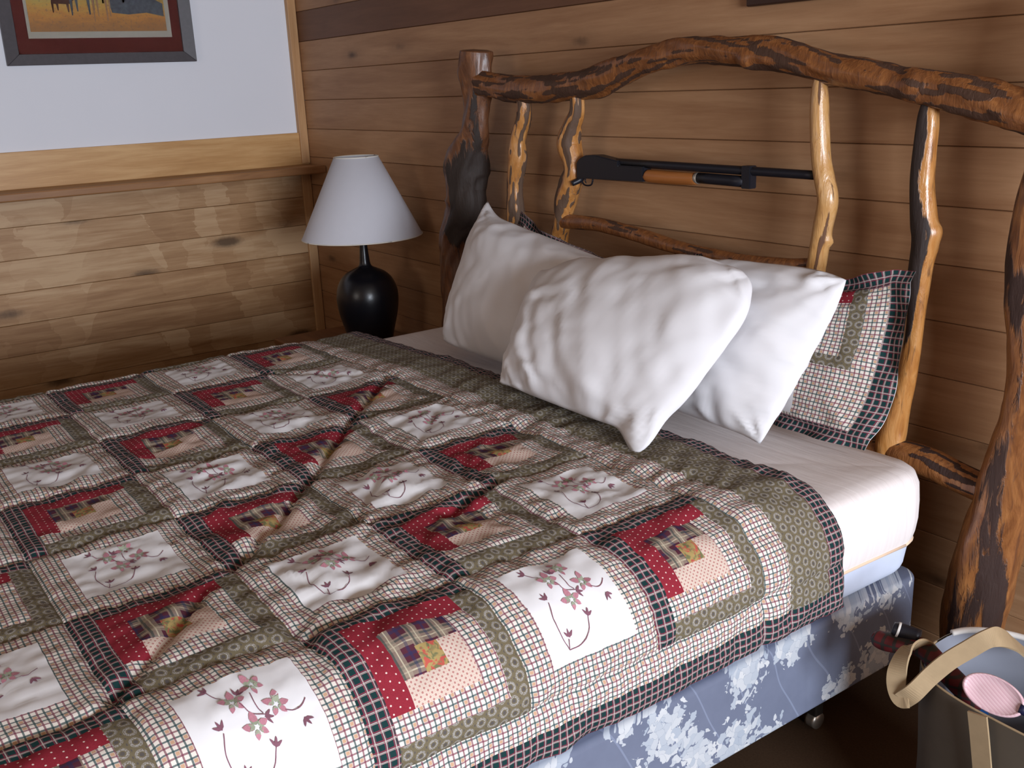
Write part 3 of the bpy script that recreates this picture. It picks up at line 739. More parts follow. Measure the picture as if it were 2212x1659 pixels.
def sham(label, TL, TR, BL, BR, T, seed, K):
    cc = (np.array(TL) + np.array(TR) + np.array(BL) + np.array(BR)) / 4
    q_ = [tuple(cc + .86 * (np.array(v) - cc)) for v in (TL, TR, BL, BR)]
    S0, n = pillow_surface(*q_, T, seed, wr=.004, power=2.2, K=K, pk=3)
    Wd = np.linalg.norm(np.array(TR) - np.array(TL)); Hd = np.linalg.norm(np.array(TL) - np.array(BL)); k = .86
    def S(s, t, side=1):      # s,t in [-1,1] over the whole piece incl. flange
        s = np.asarray(s, float); t = np.asarray(t, float)
        sc = np.clip(s / k, -1, 1); tc = np.clip(t / k, -1, 1)
        P = S0(sc, tc, side)
        ex = np.clip(np.abs(s) - k, 0, 1) * np.sign(s) * Wd / 2; ey = np.clip(np.abs(t) - k, 0, 1) * np.sign(t) * Hd / 2
        dx = (np.array(TR) - np.array(TL)) / Wd; dy = (np.array(TL) - np.array(BL)) / Hd
        ed = np.clip(np.maximum(np.abs(s), np.abs(t)) - k, 0, 1) / (1 - k)
        ruf = ed * .012 * np.sin(s * 17 + seed) * np.cos(t * 13)
        curl = ed * ed * .02 * (1 if side else 1)
        return P + ex[..., None] * dx + ey[..., None] * dy + (ruf + curl * np.cos(s * 5 + t * 3))[..., None] * n + (side * .001) * n
    c = (np.array(BL) + np.array(BR)) / 2
    root = empty('pillow_sham', tuple(c), label, 'pillow sham', 'patchwork shams behind the white pillows')
    nu, nv = 64, 48
    s = np.linspace(-1, 1, nu + 1); t = np.linspace(1, -1, nv + 1)
    SS, TT = np.meshgrid(s, t); G = S(SS, TT, 1)
    kind = np.full((nv, nu), 'check', dtype=object)
    fx = int(nu * (1 - k) / 2) + 1; fy = int(nv * (1 - k) / 2) + 1
    for j in range(nv):
        for i in range(nu):
            if i < fx or i >= nu - fx or j < fy or j >= nv - fy: kind[j, i] = 'navy'; continue
            u_ = (i - fx) / (nu - 2 * fx); v_ = (j - fy) / (nv - 2 * fy)
            if .47 <= u_ < .925 and v_ < .60:      # log-cabin block
                p = (u_ - .47) / .455 * 7; q = v_ / .60 * 6
                if p >= 6 or q >= 5.2: kind[j, i] = 'green'
                elif p < 1: kind[j, i] = 'navy'
                elif q < .8 or p < 2: kind[j, i] = 'red'
                elif p >= 4.7 or q >= 4.0: kind[j, i] = 'check'
                elif q < 1.8 or p < 3: kind[j, i] = 'plaid'
                else: kind[j, i] = 'tan'
            elif .45 <= u_ < .74 and .68 <= v_ < .97: kind[j, i] = 'white'
    names = {'navy': 'flange', 'check': 'checked_panel', 'green': 'olive_patch', 'red': 'red_patch', 'plaid': 'plaid_patch', 'tan': 'tan_patch', 'white': 'white_patch'}
    for kd, nm in names.items():
        idx = {}; V = []; F = []; uv = []
        for j in range(nv):
            for i in range(nu):
                if kind[j, i] != kd: continue
                q = []
                for (jj, ii) in ((j, i), (j + 1, i), (j + 1, i + 1), (j, i + 1)):
                    if (jj, ii) not in idx: idx[(jj, ii)] = len(V); V.append(G[jj, ii]); uv.append((s[ii] * Wd / 2, t[jj] * Hd / 2))
                    q.append(idx[(jj, ii)])
                F.append(q)
        if F: o = obj(nm, mesh_of(nm, V, F, uv), M[kd], root)
        if kd == 'white':
            sx = lambda u_: (-1 + 2 * (fx + u_ * (nu - 2 * fx)) / nu); ty = lambda v_: (1 - 2 * (fy + v_ * (nv - 2 * fy)) / nv)
            embroidery(lambda a, b_: S(a, b_, 1) + n * .0015, sx(.50), ty(.72), (sx(.70) - sx(.50)), (ty(.93) - ty(.72)), o)
    Gb = S(SS, TT, -1); V = list(Gb.reshape(-1, 3)); F = [(j * (nu + 1) + i, j * (nu + 1) + i + 1, (j + 1) * (nu + 1) + i + 1, (j + 1) * (nu + 1) + i) for j in range(nv) for i in range(nu)]
    obj('back_panel', mesh_of('back_panel', V, F), M['pillowcase'], root)
    return root
sham('patchwork pillow sham with navy plaid edging standing at the right end', (2.84, -.235, 1.00), (3.485, -.22, 1.028), (2.80, -.33, .64), (3.475, -.35, .650), .055, 2, (-.24, .10, .0, .0))
sham('patchwork pillow sham mostly hidden behind the left white pillow, navy corner showing', (2.05, -.215, 1.045), (2.70, -.215, .92), (1.96, -.33, .66), (2.70, -.31, .655), .045, 4, (-.20, 0, 0, 0))

# ================================================================== HEADBOARD
POST_L = [(1.736, -.13, 1.549, .0546), (1.727, -.13, 1.485, .055), (1.715, -.13, 1.39, .0461), (1.689, -.13, 1.292, .0507), (1.655, -.13, 1.232, .0615), (1.622, -.13, 1.155, .0740), (1.614, -.13, 1.088, .0665), (1.612, -.13, 1.025, .0669), (1.568, -.13, .958, .062), (1.536, -.13, .869, .0619), (1.53, -.13, .698, .0614), (1.53, -.13, .45, .0644), (1.54, -.13, .2, .07), (1.54, -.13, .0, .066)]
SP1 = [(1.99, -.13, 1.415, .016), (1.986, -.13, 1.345, .0195), (1.95, -.13, 1.264, .0213), (1.94, -.13, 1.197, .0261), (1.919, -.13, 1.112, .0217), (1.914, -.13, 1.004, .0251), (1.9, -.13, .85, .0253), (1.9, -.13, .58, .025)]
SP2 = [(2.256, -.13, 1.42, .0167), (2.258, -.13, 1.352, .0168), (2.232, -.13, 1.304, .0226), (2.212, -.13, 1.255, .028), (2.228, -.13, 1.2, .0238), (2.230, -.13, 1.158, .0252), (2.190, -.13, 1.084, .0263), (2.169, -.13, 1.01, .0221), (2.146, -.13, .918, .0204), (2.14, -.13, .58, .022)]
SP3 = [(3.149, -.13, 1.45, .010), (3.148, -.13, 1.396, .0193), (3.151, -.13, 1.339, .0226), (3.160, -.13, 1.245, .0228), (3.172, -.13, 1.195, .0239), (3.184, -.13, 1.145, .0245), (3.174, -.13, 1.083, .0232), (3.162, -.13, 1.004, .0235), (3.156, -.13, .935, .0237), (3.15, -.13, .58, .024)]
SP4 = [(3.431, -.13, 1.395, .0085), (3.431, -.13, 1.34, .0215), (3.429, -.13, 1.263, .0237), (3.429, -.13, 1.195, .0249), (3.439, -.13, 1.116, .0271), (3.444, -.13, 1.076, .0262), (3.437, -.13, .994, .0245), (3.436, -.13, .89, .0190), (3.427, -.13, .779, .021), (3.41, -.13, .687, .0257), (3.395, -.13, .613, .0326), (3.388, -.13, .56, .0307)]
RAIL = [(1.734, -.135, 1.444, .0393), (1.857, -.13, 1.427, .0398), (2.036, -.13, 1.42, .0426), (2.224, -.13, 1.426, .0434), (2.374, -.13, 1.44, .0444), (2.475, -.13, 1.465, .0392), (2.57, -.13, 1.488, .0355), (2.712, -.13, 1.501, .0352), (2.842, -.13, 1.5, .0327), (2.963, -.13, 1.489, .0349), (3.077, -.13, 1.468, .0359), (3.183, -.13, 1.443, .0316), (3.282, -.13, 1.424, .0357), (3.376, -.13, 1.402, .0337), (3.474, -.13, 1.386, .0373), (3.556, -.13, 1.369, .039), (3.636, -.13, 1.349, .0379), (3.74, -.13, 1.323, .037)]
MIDR = [(2.165, -.13, 1.013, .0221), (2.342, -.13, 1.017, .0212), (2.509, -.13, 1.004, .0217), (2.662, -.13, .986, .0195), (2.821, -.13, .974, .0194), (2.951, -.13, .972, .0188), (3.071, -.13, .979, .018), (3.162, -.13, .992, .016)]
LOWR = [(1.54, -.13, .56, .032), (2.2, -.13, .555, .034), (2.8, -.13, .56, .033), (3.343, -.13, .557, .0322), (3.429, -.13, .572, .0356), (3.5, -.13, .575, .0348), (3.569, -.13, .562, .033), (3.66, -.13, .548, .03)]
POST_R = [(3.76, -.13, 1.57, .048), (3.745, -.13, 1.45, .048), (3.725, -.13, 1.33, .0487), (3.698, -.13, 1.192, .0496), (3.691, -.13, 1.119, .0502), (3.690, -.13, 1.064, .0516), (3.693, -.13, .989, .0549), (3.706, -.13, .915, .0514), (3.716, -.13, .839, .0527), (3.71, -.13, .738, .0564), (3.692, -.13, .631, .0606), (3.675, -.13, .519, .0638), (3.658, -.13, .425, .0681), (3.646, -.13, .33, .0682), (3.636, -.13, .231, .0673), (3.63, -.13, .15, .0583), (3.63, -.13, 0, .05)]
hb = empty('log_headboard', (2.65, -.13, 0), 'rustic peeled-log headboard with arched top rail standing against the board wall', 'headboard')
def bark_noise(seed, thr, sx=13., sy=4.0):
    def f(L, th, ring, t): return .5 + (fbm(np.cos(th) * sy + 10, np.sin(th) * sy + L * sx, seed, 3) - thr) * 1.6
    return f
def bark_postL(L, th, ring, t):
    zz = ring[:, 2]; n = fbm(np.cos(th) * 1.4, zz * 5 + np.sin(th), 3, 3)
    b_ = .12 + .55 * n; b_ = b_ + .6 * np.exp(-((zz - 1.13 + .06 * n) / .09)**2) + .5 * np.exp(-((zz - .93) / .05)**2) * (n > -.1)
    return b_
def bark_sp4(L, th, ring, t):
    cx = (ring - ring.mean(axis=0)) @ np.array([-.7, -.7, 0]); side = cx / (np.abs(cx).max() + 1e-6)
    zz = ring[:, 2]; n = fbm(zz * 9, np.cos(th), 5, 3)
    lim = np.interp(zz[0], [.55, .8, .97, 1.02, 1.12, 1.2, 1.3, 1.36], [1.2, 1.1, .15, .0, -.0, .35, .1, .2])
    return .5 + (side - lim) * 1.4 + .25 * n
def bark_postR(L, th, ring, t):
    zz = ring[:, 2]; n = fbm(np.cos(th) * 1.2, zz * 2.2 + np.sin(th) * 1.1, 13, 3)
    # long dark patch at the foot facing the bed
    off = (ring - ring.mean(axis=0)) @ np.array([.78, -.55, 0]); off = off / (np.abs(off).max() + 1e-6); sd = (ring - ring.mean(axis=0)) @ np.array([.55, .78, 0]) / .065
    return -.02 + .55 * n + 1.0 * np.exp(-((zz - .30) / .17)**2) * np.exp(-((sd - .15 + (zz - .3) * 1.2) / .38)**2) * (off > 0) + .25 * np.exp(-((sd + .85) / .25)**2) + .5 * np.exp(-((zz - 1.0) / .10)**2)
def logpart(nm, P, mat, **kw): return obj(nm, tube_mesh(nm, P, **kw), mat, hb)
logpart('post', POST_L, M['log_dark'], seg=40, n=260, rough=.15, ridges=.08, seed=3, barkfn=bark_postL, knots=((.08, .3, .008, .03), (.34, 3.9, .008, .03)))
logpart('post', POST_R, M['log_post'], seg=32, n=150, rough=.07, ridges=.09, seed=9, barkfn=bark_postR)
logpart('top_rail', RAIL, M['log_rail'], seg=32, n=320, rough=.15, ridges=.07, seed=21, barkfn=bark_noise(4, .30, 11, 3.2), knots=((.36, 1.2, .012, .03), (.60, 4.0, .014, .02), (.72, 2., .014, .03), (.83, 5., .012, .03)))
logpart('middle_rail', MIDR, M['log_rail'], seg=20, n=80, rough=.08, ridges=.05, seed=25, barkfn=bark_noise(6, .5))
logpart('lower_rail', LOWR, M['log_post'], seg=24, n=90, rough=.08, ridges=.05, seed=29, barkfn=bark_noise(7, .4))
logpart('spindle', [(x, y, z_, r * 1.25) for x, y, z_, r in SP1], M['log_honey'], seg=24, n=150, rough=.14, ridges=.10, seed=31, barkfn=bark_noise(8, .10, 15, 3))
logpart('spindle', [(x, y, z_, r * 1.3) for x, y, z_, r in SP2], M['log_honey'], seg=24, n=150, rough=.14, ridges=.10, seed=35, barkfn=bark_noise(9, .14, 15, 3))
logpart('spindle', SP3, M['log_pale'], seg=20, n=110, rough=.03, ridges=.03, seed=37, barkfn=bark_noise(10, .75, 5, 1.5), knots=((.46, 0.2, .010, .012),))
logpart('spindle', SP4, M['log_burnt'], seg=24, n=120, rough=.08, ridges=.05, seed=39, barkfn=bark_sp4, knots=((.36, .4, .008, .018), (.40, 1.2, .006, .015)))

# ---- shotgun between the inner spindles
gy = -.13
gun = empty('shotgun', (2.7, gy, 1.17), 'dark pump-action shotgun mounted level between two headboard spindles', 'shotgun')
def prism(name, outline, y0, y1, mat, parent, bev=.003):
    bm = bmesh.new(); f = bm.faces.new([bm.verts.new((x, y0, z_)) for x, z_ in outline])
    r = bmesh.ops.extrude_face_region(bm, geom=[f]); vs = [v for v in r['geom'] if isinstance(v, bmesh.types.BMVert)]
    bmesh.ops.translate(bm, verts=vs, vec=(0, y1 - y0, 0)); bmesh.ops.recalc_face_normals(bm, faces=bm.faces)
    bmesh.ops.bevel(bm, geom=list(bm.edges), offset=bev, segments=2, affect='EDGES')
    return obj(name, bm_mesh(name, bm), mat, parent, smooth=False)
prism('receiver', [(2.268, 1.200), (2.28, 1.212), (2.31, 1.224), (2.36, 1.226), (2.42, 1.218), (2.46, 1.213), (2.46, 1.200), (2.565, 1.2), (2.565, 1.158), (2.30, 1.155), (2.268, 1.152)], gy - .018, gy + .018, M['gunmetal'], gun)
obj('barrel', tube_mesh('barrel', [(2.44, gy, 1.207, .0115), (3.0, gy, 1.2035, .0112), (3.152, gy, 1.2025, .011)], seg=20, n=6), M['gunmetal'], gun)
obj('magazine_tube', tube_mesh('magazine_tube', [(2.55, gy, 1.178, .0095), (2.9, gy, 1.178, .0095)], seg=16, n=4), M['gunmetal'], gun)
obj('fore_end', tube_mesh('fore_end', [(2.565, gy, 1.176, .013), (2.575, gy, 1.174, .018), (2.66, gy, 1.173, .0185), (2.745, gy, 1.174, .0165), (2.76, gy, 1.176, .013)], seg=20, n=24), M['gunwood'], gun)['label'] = 'orange-brown wooden fore-end'
obj('magazine_cap', tube_mesh('magazine_cap', [(2.765, gy, 1.178, .0145), (2.93, gy, 1.176, .0145)], seg=20, n=4), M['gunmetal'], gun)
obj('retaining_ring', tube_mesh('retaining_ring', [(2.757, gy, 1.177, .0155), (2.767, gy, 1.177, .0155)], seg=20, n=3), M['brass'], gun)
prism('barrel_band', [(2.925, 1.160), (2.955, 1.160), (2.955, 1.217), (2.925, 1.217)], gy - .013, gy + .013, M['gunmetal'], gun, .002)
tg = [(2.274, gy, 1.154, .0028), (2.278, gy, 1.138, .0026), (2.295, gy, 1.132, .0026), (2.318, gy, 1.136, .0026), (2.326, gy, 1.152, .0028)]
obj('trigger_guard', tube_mesh('trigger_guard', tg, seg=8, n=24), M['gunmetal'], gun)
obj('trigger', tube_mesh('trigger', [(2.292, gy, 1.154, .002), (2.289, gy, 1.146, .002), (2.294, gy, 1.139, .0015)], seg=8, n=8), M['gunmetal'], gun)
obj('grip', tube_mesh('grip', [(2.280, gy - .002, 1.165, .010), (2.272, gy - .004, 1.15, .010), (2.262, gy - .03, 1.138, .008)], seg=14, n=12), M['gunmetal'], gun)

# ================================================================== NIGHTSTAND + LAMP
ns = empty('nightstand', (.98, -.26, 0), 'low brown wooden nightstand in the corner beside the bed', 'nightstand')
M['ns'] = wood('nightstand_wood', [(.15, .06, .022), (.21, .09, .034), (.27, .125, .05)], 'x', .5, knots=False)
box('top', (.98, -.26, .388), (.88, .46, .024), M['ns'], ns, bev=.004)
for sx in (-1, 1): box('side_panel', (.98 + sx * .40, -.26, .188), (.025, .42, .376), M['ns'], ns, bev=.002)
box('back_panel', (.98, -.06, .188), (.775, .015, .376), M['ns'], ns, bev=.001)
box('shelf', (.98, -.26, .09), (.775, .40, .02), M['ns'], ns, bev=.002)
dr = box('drawer', (.98, -.475, .30), (.76, .02, .13), M['ns'], ns, bev=.003)
obj('knob', tube_mesh('knob', [(.98, -.485, .30, .008), (.98, -.50, .30, .014), (.98, -.508, .30, .010)], seg=14, n=8), M['nickel'], dr)
LX, LY, LZ = 1.01, -.25, .4005
lamp = empty('table_lamp', (LX, LY, LZ), 'table lamp with white cone shade and black vase base in the corner by the bed', 'table lamp')
vase = [(.0, 0), (.078, 0), (.083, .008), (.092, .04), (.104, .09), (.117, .14), (.125, .185), (.127, .225), (.121, .26), (.106, .293), (.082, .318), (.052, .334), (.030, .345), (.0225, .358), (.0195, .385), (.0165, .42), (.0155, .455), (.0, .455)]
vp = catmull([(r, z_) for r, z_ in vase[1:-1]], 80); vp = [(0, 0)] + [tuple(q) for q in vp] + [(0, .455)]
obj('base', lathe_mesh('base', vp, (LX, LY, LZ)), M['vase'], lamp)['label'] = 'black glazed vase-shaped base'
obj('stem', lathe_mesh('stem', [(0, .45), (.006, .45), (.006, .78), (0, .78)], (LX, LY, LZ), 12), M['nickel'], lamp)
zs0, zs1 = .470, .785; r0, r1 = .243, .088
shp = [(r0, zs0), (r1, zs1), (r1 - .0015, zs1), (r0 - .0015, zs0), (r0, zs0)]
shade = obj('lamp_shade', lathe_mesh('lamp_shade', shp, (LX, LY, LZ), 72), M['shade'], lamp, smooth=False)
for f in shade.data.polygons: f.use_smooth = True
def ring_pts(r, z_, k=36): return [(LX + r * math.cos(a), LY + r * math.sin(a), LZ + z_, .0022) for a in [2 * math.pi * i / k for i in range(k + 1)]]
obj('rim', tube_mesh('rim', ring_pts(r0, zs0), seg=6, n=80), M['shade_rim'], shade)
obj('rim', tube_mesh('rim', ring_pts(r1, zs1), seg=6, n=80), M['shade_rim'], shade)
bm = bmesh.new(); bmesh.ops.create_uvsphere(bm, u_segments=20, v_segments=12, radius=.03)
for v in bm.verts: v.co = Vector((v.co.x + LX, v.co.y + LY, v.co.z * 1.3 + LZ + .60))
obj('bulb', bm_mesh('bulb', bm), M['shade_rim'], lamp)
for k in range(3):
    a = k * 2.094; obj('spider_arm', tube_mesh('spider_arm', [(LX, LY, LZ + .775, .0015), (LX + (r1 - .001) * math.cos(a), LY + (r1 - .001) * math.sin(a), LZ + zs1 - .006, .0015)], seg=6, n=4), M['nickel'], lamp)

# ================================================================== PICTURE (left wall)
PY0, PY1, PZ0, PZ1 = -1.281, -.499, 1.591, 2.20
pic = empty('framed_picture', (0, (PY0 + PY1) / 2, PZ0), 'framed western print with burgundy mat and dark grey frame on the white wall', 'picture')
fw = .052
def frame_piece(name, q, parent):   # quad outline mitred in the wall plane
    V = []
    for (y, z_) in q: V.append((.001, y, z_))
    inner = {2, 3}
    for k, (y, z_) in enumerate(q): V.append((.016 if k in inner else .026, y, z_))
    F = [(0, 1, 2, 3), (7, 6, 5, 4)] + [(k, k + 4, (k + 1) % 4 + 4, (k + 1) % 4) for k in range(4)]
    me = mesh_of(name, V, F); bm = bmesh.new(); bm.from_mesh(me); bmesh.ops.recalc_face_normals(bm, faces=bm.faces)
    bmesh.ops.bevel(bm, geom=list(bm.edges), offset=.0015, segments=1, affect='EDGES'); bm.to_mesh(me); bm.free()
    obj(name, me, M['frame_grey'], parent, smooth=False)
a, b2, c, d = PY0, PY1, PZ0, PZ1
frame_piece('frame_rail', [(a, c), (b2, c), (b2 - fw, c + fw * .85), (a + fw, c + fw * .85)], pic)
frame_piece('frame_rail', [(b2, d), (a, d), (a + fw, d - fw * .85), (b2 - fw, d - fw * .85)], pic)
frame_piece('frame_stile', [(b2, c), (b2, d), (b2 - fw, d - fw * .85), (b2 - fw, c + fw * .85)], pic)
frame_piece('frame_stile', [(a, d), (a, c), (a + fw, c + fw * .85), (a + fw, d - fw * .85)], pic)
box('mat_board', (.006, (a + b2) / 2, (c + d) / 2), (.004, b2 - a - .06, d - c - .06), M['mat_red'], pic, bev=0)
MY0, MY1, MZ0, MZ1 = -1.182, -.592, 1.696, 2.11
box('print_margin', (.009, (MY0 + MY1) / 2, (MZ0 + MZ1) / 2), (.003, MY1 - MY0, MZ1 - MZ0), M['print_white'], pic, bev=0)
IY0, IY1, IZ0, IZ1 = -1.170, -.612, 1.722, 2.095
m, nt, b = newmat('painted_prairie', .6, .3)
oc = objcoord(nt); sp_ = nt.nodes.new('ShaderNodeSeparateXYZ'); nt.links.new(oc, sp_.inputs[0])
zz = (X(nt, sp_.outputs[2]) - IZ0) / (IZ1 - IZ0)
nz = X(nt, noise(nt, mapping(nt, oc, (1, 1, 3)).outputs[0], 14, 4, .6, .5))
col = ramp(nt, zz + (nz - .5) * .25, [(.05, (.42, .22, .09)), (.16, (.62, .30, .09)), (.27, (.66, .40, .11)), (.38, (.58, .50, .16)), (.6, (.50, .46, .22)), (.75, (.35, .40, .52)), (.95, (.45, .55, .75))])
spk = X(nt, noise(nt, oc, 90, 3, .7)); col = mixc(nt, ((spk - .56) * 10).clamp01() * .5, col, (.22, .15, .12))
nt.links.new(col, b.inputs['Base Color']); M['prairie'] = m
pr_ = box('painting', (.0112, (IY0 + IY1) / 2, (IZ0 + IZ1) / 2), (.0012, IY1 - IY0, IZ1 - IZ0), M['prairie'], pic, bev=0)
M['paint_cow'] = plain('painted_cattle', (.10, .045, .03), .6, .3, var=.5, vscale=80)
M['paint_slate'] = plain('painted_brush', (.12, .14, .17), .6, .3, var=.5, vscale=60)
M['paint_tan'] = plain('painted_horse', (.42, .25, .14), .6, .3, var=.4, vscale=80)
def blob(name, outline, mat, x=.0122):
    V = [(x, y, z_) for y, z_ in outline]; V += [(x + .0006, y, z_) for y, z_ in outline]; n = len(outline)
    F = [tuple(range(n - 1, -1, -1)), tuple(range(n, 2 * n))] + [(k, (k + 1) % n, (k + 1) % n + n, k + n) for k in range(n)]
    obj(name, mesh_of(name, V, F), mat, pic, smooth=False)
def at(u_, v_): return (IY0 + u_ * (IY1 - IY0), IZ0 + v_ * (IZ1 - IZ0))
blob('painted_bush', [at(*q) for q in ((.60, .20), (.72, .18), (.86, .20), (.99, .16), (.99, .30), (.90, .37), (.82, .50), (.76, .55), (.66, .48), (.58, .36))], M['paint_slate'])
def beast(u0, v0, w_, h_, mat, x):
    o = [(0, .45), (.03, .0), (.07, 0), (.10, .42), (.20, .40), (.24, .1), (.28, .1), (.30, .42), (.62, .40), (.66, .02), (.71, .02), (.73, .42), (.80, .40), (.82, .1), (.87, .1), (.90, .55), (.99, .62), (1.0, .80), (.86, .95), (.6, .86), (.3, .92), (.05, .88)]
    blob('painted_animal', [at(u0 + p * w_, v0 + q * h_) for p, q in o], mat, x)
beast(.17, .20, .17, .22, M['paint_cow'], .0126); beast(.30, .17, .20, .42, M['paint_slate'], .0130)
beast(.46, .10, .15, .60, M['paint_tan'], .0134); beast(.53, .30, .24, .45, M['paint_cow'], .0138)
box('glazing', (.0150, (a + b2) / 2, (c + d) / 2), (.0012, b2 - a - .07, d - c - .07), M['glass'], pic, bev=0)
# ---- dark frame hanging above the headboard, only its lower edge is in view
wf2 = empty('wall_plaque', (3.12, .0, 1.6), 'dark wooden frame hung high on the board wall above the headboard, lower edge showing', 'picture frame')
box('frame', (3.0, -.012, 1.86), (.36, .02, .512), plain('dark_frame_wood', (.035, .014, .008), .5, .4), wf2, bev=.004)
box('panel', (3.0, -.024, 1.87), (.28, .004, .42), M['mat_red'], wf2, bev=.001)

# ================================================================== TOTE BAG by the bed
M['tote_out'] = plain('grey_canvas', (.095, .075, .055), .85, .2, var=.12, vscale=25)
M['tote_in'] = plain('blue_grey_lining', (.21, .215, .25), .6, .3, var=.08, vscale=12)
M['tote_rim'] = plain('white_rim', (.62, .58, .54), .6, .3)
M['strap'] = plain('tan_webbing', (.33, .235, .135), .8, .2, var=.12, vscale=60)
M['pinkp'] = None
m, nt, b = newmat('pink_ribbed_plastic', .45, .4); oc = objcoord(nt); s3 = nt.nodes.new('ShaderNodeSeparateXYZ'); nt.links.new(oc, s3.inputs[0])
rb = ((X(nt, s3.outputs[0]) * .55 + X(nt, s3.outputs[2]) * 1.0) * 210.).frac(); nt.links.new(mixc(nt, rb, (.56, .33, .37), (.70, .50, .52)), b.inputs['Base Color']); bump(nt, b, rb, .4, .001); M['pinkp'] = m
TC = (4.03, -.53); RX, RY = .245, .125
tote = empty('tote_bag', (TC[0], TC[1], 0), 'open grey canvas tote bag with tan webbing handles on the floor beside the bed', 'bag')
def tring(z_, ins=0., n=64, zw=True):
    out = []; f = 1.0 - .05 * (1 - z_ / .40)
    for k in range(n):
        a_ = 2 * math.pi * k / n; ca, sa = math.cos(a_), math.sin(a_); e = .62
        x = TC[0] + math.copysign(abs(ca)**e, ca) * (RX * f - ins); y = TC[1] + math.copysign(abs(sa)**e, sa) * (RY * f - ins)
        zz = z_ + (-.016 * (sa < 0) * abs(sa) * (z_ / .40)**2 + (.0 if sa < 0 else .012) * (z_ / .4)**2 * abs(sa))
        dx = .006 * math.sin(a_ * 5 + z_ * 12) * math.sin(z_ * 9); out.append((x + dx, y - dx * .6, zz))
    return out
zl = [.0, .004, .05, .1, .15, .2, .25, .3, .34, .37, .385, .395, .40]
V = []; F = []
for z_ in zl: V += tring(z_, .006 if z_ == 0 else 0)
n = 64
for i in range(len(zl) - 1):
    for k in range(n): q = i * n + k; r_ = i * n + (k + 1) % n; F.append((q, r_, r_ + n, q + n))
F.append(tuple(range(n - 1, -1, -1))); obj('shell', mesh_of('shell', V, F), M['tote_out'], tote)
V = []; F = []
zi = list(reversed([.012, .05, .1, .2, .3, .37, .40]))
for z_ in zi: V += tring(z_, .005)
for i in range(len(zi) - 1):
    for k in range(n): q = i * n + k; r_ = i * n + (k + 1) % n; F.append((q, q + n, r_ + n, r_)[::-1])
F.append(tuple(range((len(zi) - 1) * n, len(zi) * n))); obj('lining', mesh_of('lining', V, F), M['tote_in'], tote)['label'] = 'blue-grey lining'
rp = [(x, y, z_ + .001, .006) for x, y, z_ in tring(.40, .002)][::2]
back = [q for q in rp if q[1] > TC[1] + .02]; back.sort(key=lambda q: q[0])
obj('rim', tube_mesh('rim', back, seg=8, n=120), M['tote_rim'], tote)['label'] = 'white rim of the far side'
fr = [q for q in rp if q[1] <= TC[1] + .03]; fr.sort(key=lambda q: q[0]); obj('seam', tube_mesh('seam', [(x, y, z_, .0022) for x, y, z_, r_ in fr], seg=6, n=120), M['strap'], tote)
s1 = [(3.826, -0.675, 0.361), (3.813, -0.678, 0.357), (3.801, -0.675, 0.375), (3.797, -0.668, 0.404), (3.795, -0.65, 0.427), (3.802, -0.63, 0.441), (3.805, -0.6, 0.425), (3.802, -0.57, 0.391), (3.789, -0.54, 0.343)]
obj('handle', ribbon_mesh('handle', s1, (.62, .35, .70), .034, .004, 70), M['strap'], tote, smooth=False)
s2 = [(3.816, -0.675, 0.352), (3.835, -0.672, 0.377), (3.85, -0.65, 0.408), (3.87, -0.63, 0.44), (3.894, -0.61, 0.468), (3.913, -0.595, 0.489), (3.922, -0.575, 0.491), (3.926, -0.54, 0.472), (3.925, -0.5, 0.441), (3.922, -0.45, 0.401)]
obj('handle', ribbon_mesh('handle', s2, (.45, .35, -.75), .034, .004, 80), M['strap'], tote, smooth=False)
s3_ = [(3.952, -.672, .395), (3.962, -.671, .34), (3.975, -.668, .25), (3.985, -.66, .12), (3.985, -.652, .03)]
obj('handle', ribbon_mesh('handle', s3_, (1, 0, 0), .034, .004, 30), M['strap'], tote, smooth=False)
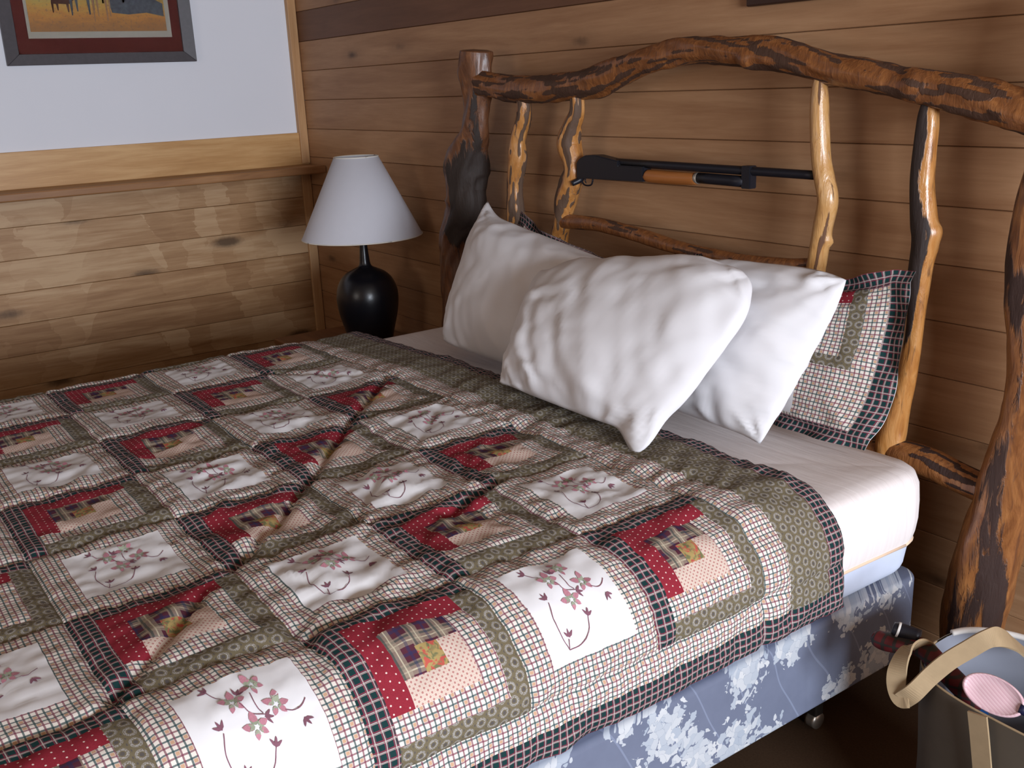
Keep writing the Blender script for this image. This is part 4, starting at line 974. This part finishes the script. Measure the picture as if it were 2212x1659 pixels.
# contents
bm = bmesh.new(); box_bm(bm, (3.867, -.535, .178), (.05, .04, .32), .004); tag(obj('box', bm_mesh('box', bm), plain('blue_carton', (.015, .09, .30), .5, .3), smooth=False), 'small bright blue box standing inside the grey tote bag', 'box')
def oval_prism(name, c, ex, ey, nrm, rx, ry, th, mat, parent=None, n=40):
    c = np.array(c); ex = np.array(ex, float); ex /= np.linalg.norm(ex); nn = np.array(nrm, float); nn -= ex * (nn @ ex); nn /= np.linalg.norm(nn); ey = np.cross(nn, ex)
    prof = [(1.0, -.5), (1.04, 0), (1.0, .5), (.93, .5), (.90, .3), (.45, .42), (.0, .45)]; V = []; F = []
    for (sc, h_) in prof:
        for k in range(n): a_ = 2 * math.pi * k / n; V.append(c + ex * math.cos(a_) * rx * sc + ey * math.sin(a_) * ry * sc + nn * h_ * th)
    for i in range(len(prof) - 1):
        for k in range(n): q = i * n + k; r_ = i * n + (k + 1) % n; F.append((q, r_, r_ + n, q + n))
    F.append(tuple(range(n - 1, -1, -1))); return obj(name, mesh_of(name, V, F), mat, parent)
br = empty('hairbrush', (3.955, -.625, .40), 'pale pink ribbed oval brush with dark navy handle leaning on the tote bag rim', 'brush')
oval_prism('brush_head', (3.951, -.624, .411), (.9, .16, -.14), None, (.55, -.75, .55), .050, .030, .010, M['pinkp'], br)
obj('brush_handle', tube_mesh('brush_handle', [(3.993, -.618, .405, .009), (4.03, -.60, .392, .009), (4.10, -.57, .36, .011)], seg=14, n=14), plain('navy_plastic', (.01, .012, .04), .4, .4), br)
um = empty('folded_umbrella', (3.80, -.648, .42), 'folded dark red plaid umbrella with black and cream band poking out of the tote bag', 'umbrella')
m, nt, b = newmat('red_plaid_nylon', .6, .3); oc = objcoord(nt); s4 = nt.nodes.new('ShaderNodeSeparateXYZ'); nt.links.new(oc, s4.inputs[0])
lx = line(X(nt, s4.outputs[0]), .02, 0, .006); lz = line(X(nt, s4.outputs[2]), .018, 0, .005)
col = mixc(nt, lx * .8, (.085, .009, .010), (.012, .018, .015)); col = mixc(nt, lz * .8, col, (.015, .022, .018)); nt.links.new(col, b.inputs['Base Color']); M['umb'] = m
obj('canopy', tube_mesh('canopy', [(3.711, -.624, .418, .005), (3.717, -.622, .4155, .0145), (3.737, -.617, .412, .018), (3.795, -.60, .420, .018), (3.84, -.60, .40, .0195), (3.90, -.57, .34, .0195)], seg=20, n=50, rough=.05), M['umb'], um)
obj('band', tube_mesh('band', [(3.745, -.612, .443, .011), (3.757, -.606, .440, .0145), (3.79, -.594, .436, .0145)], seg=18, n=12), M['gunmetal'], um)
obj('stripe', tube_mesh('stripe', [(3.752, -.609, .4415, .0145), (3.7555, -.607, .4405, .0150)], seg=18, n=4), M['tote_rim'], um)
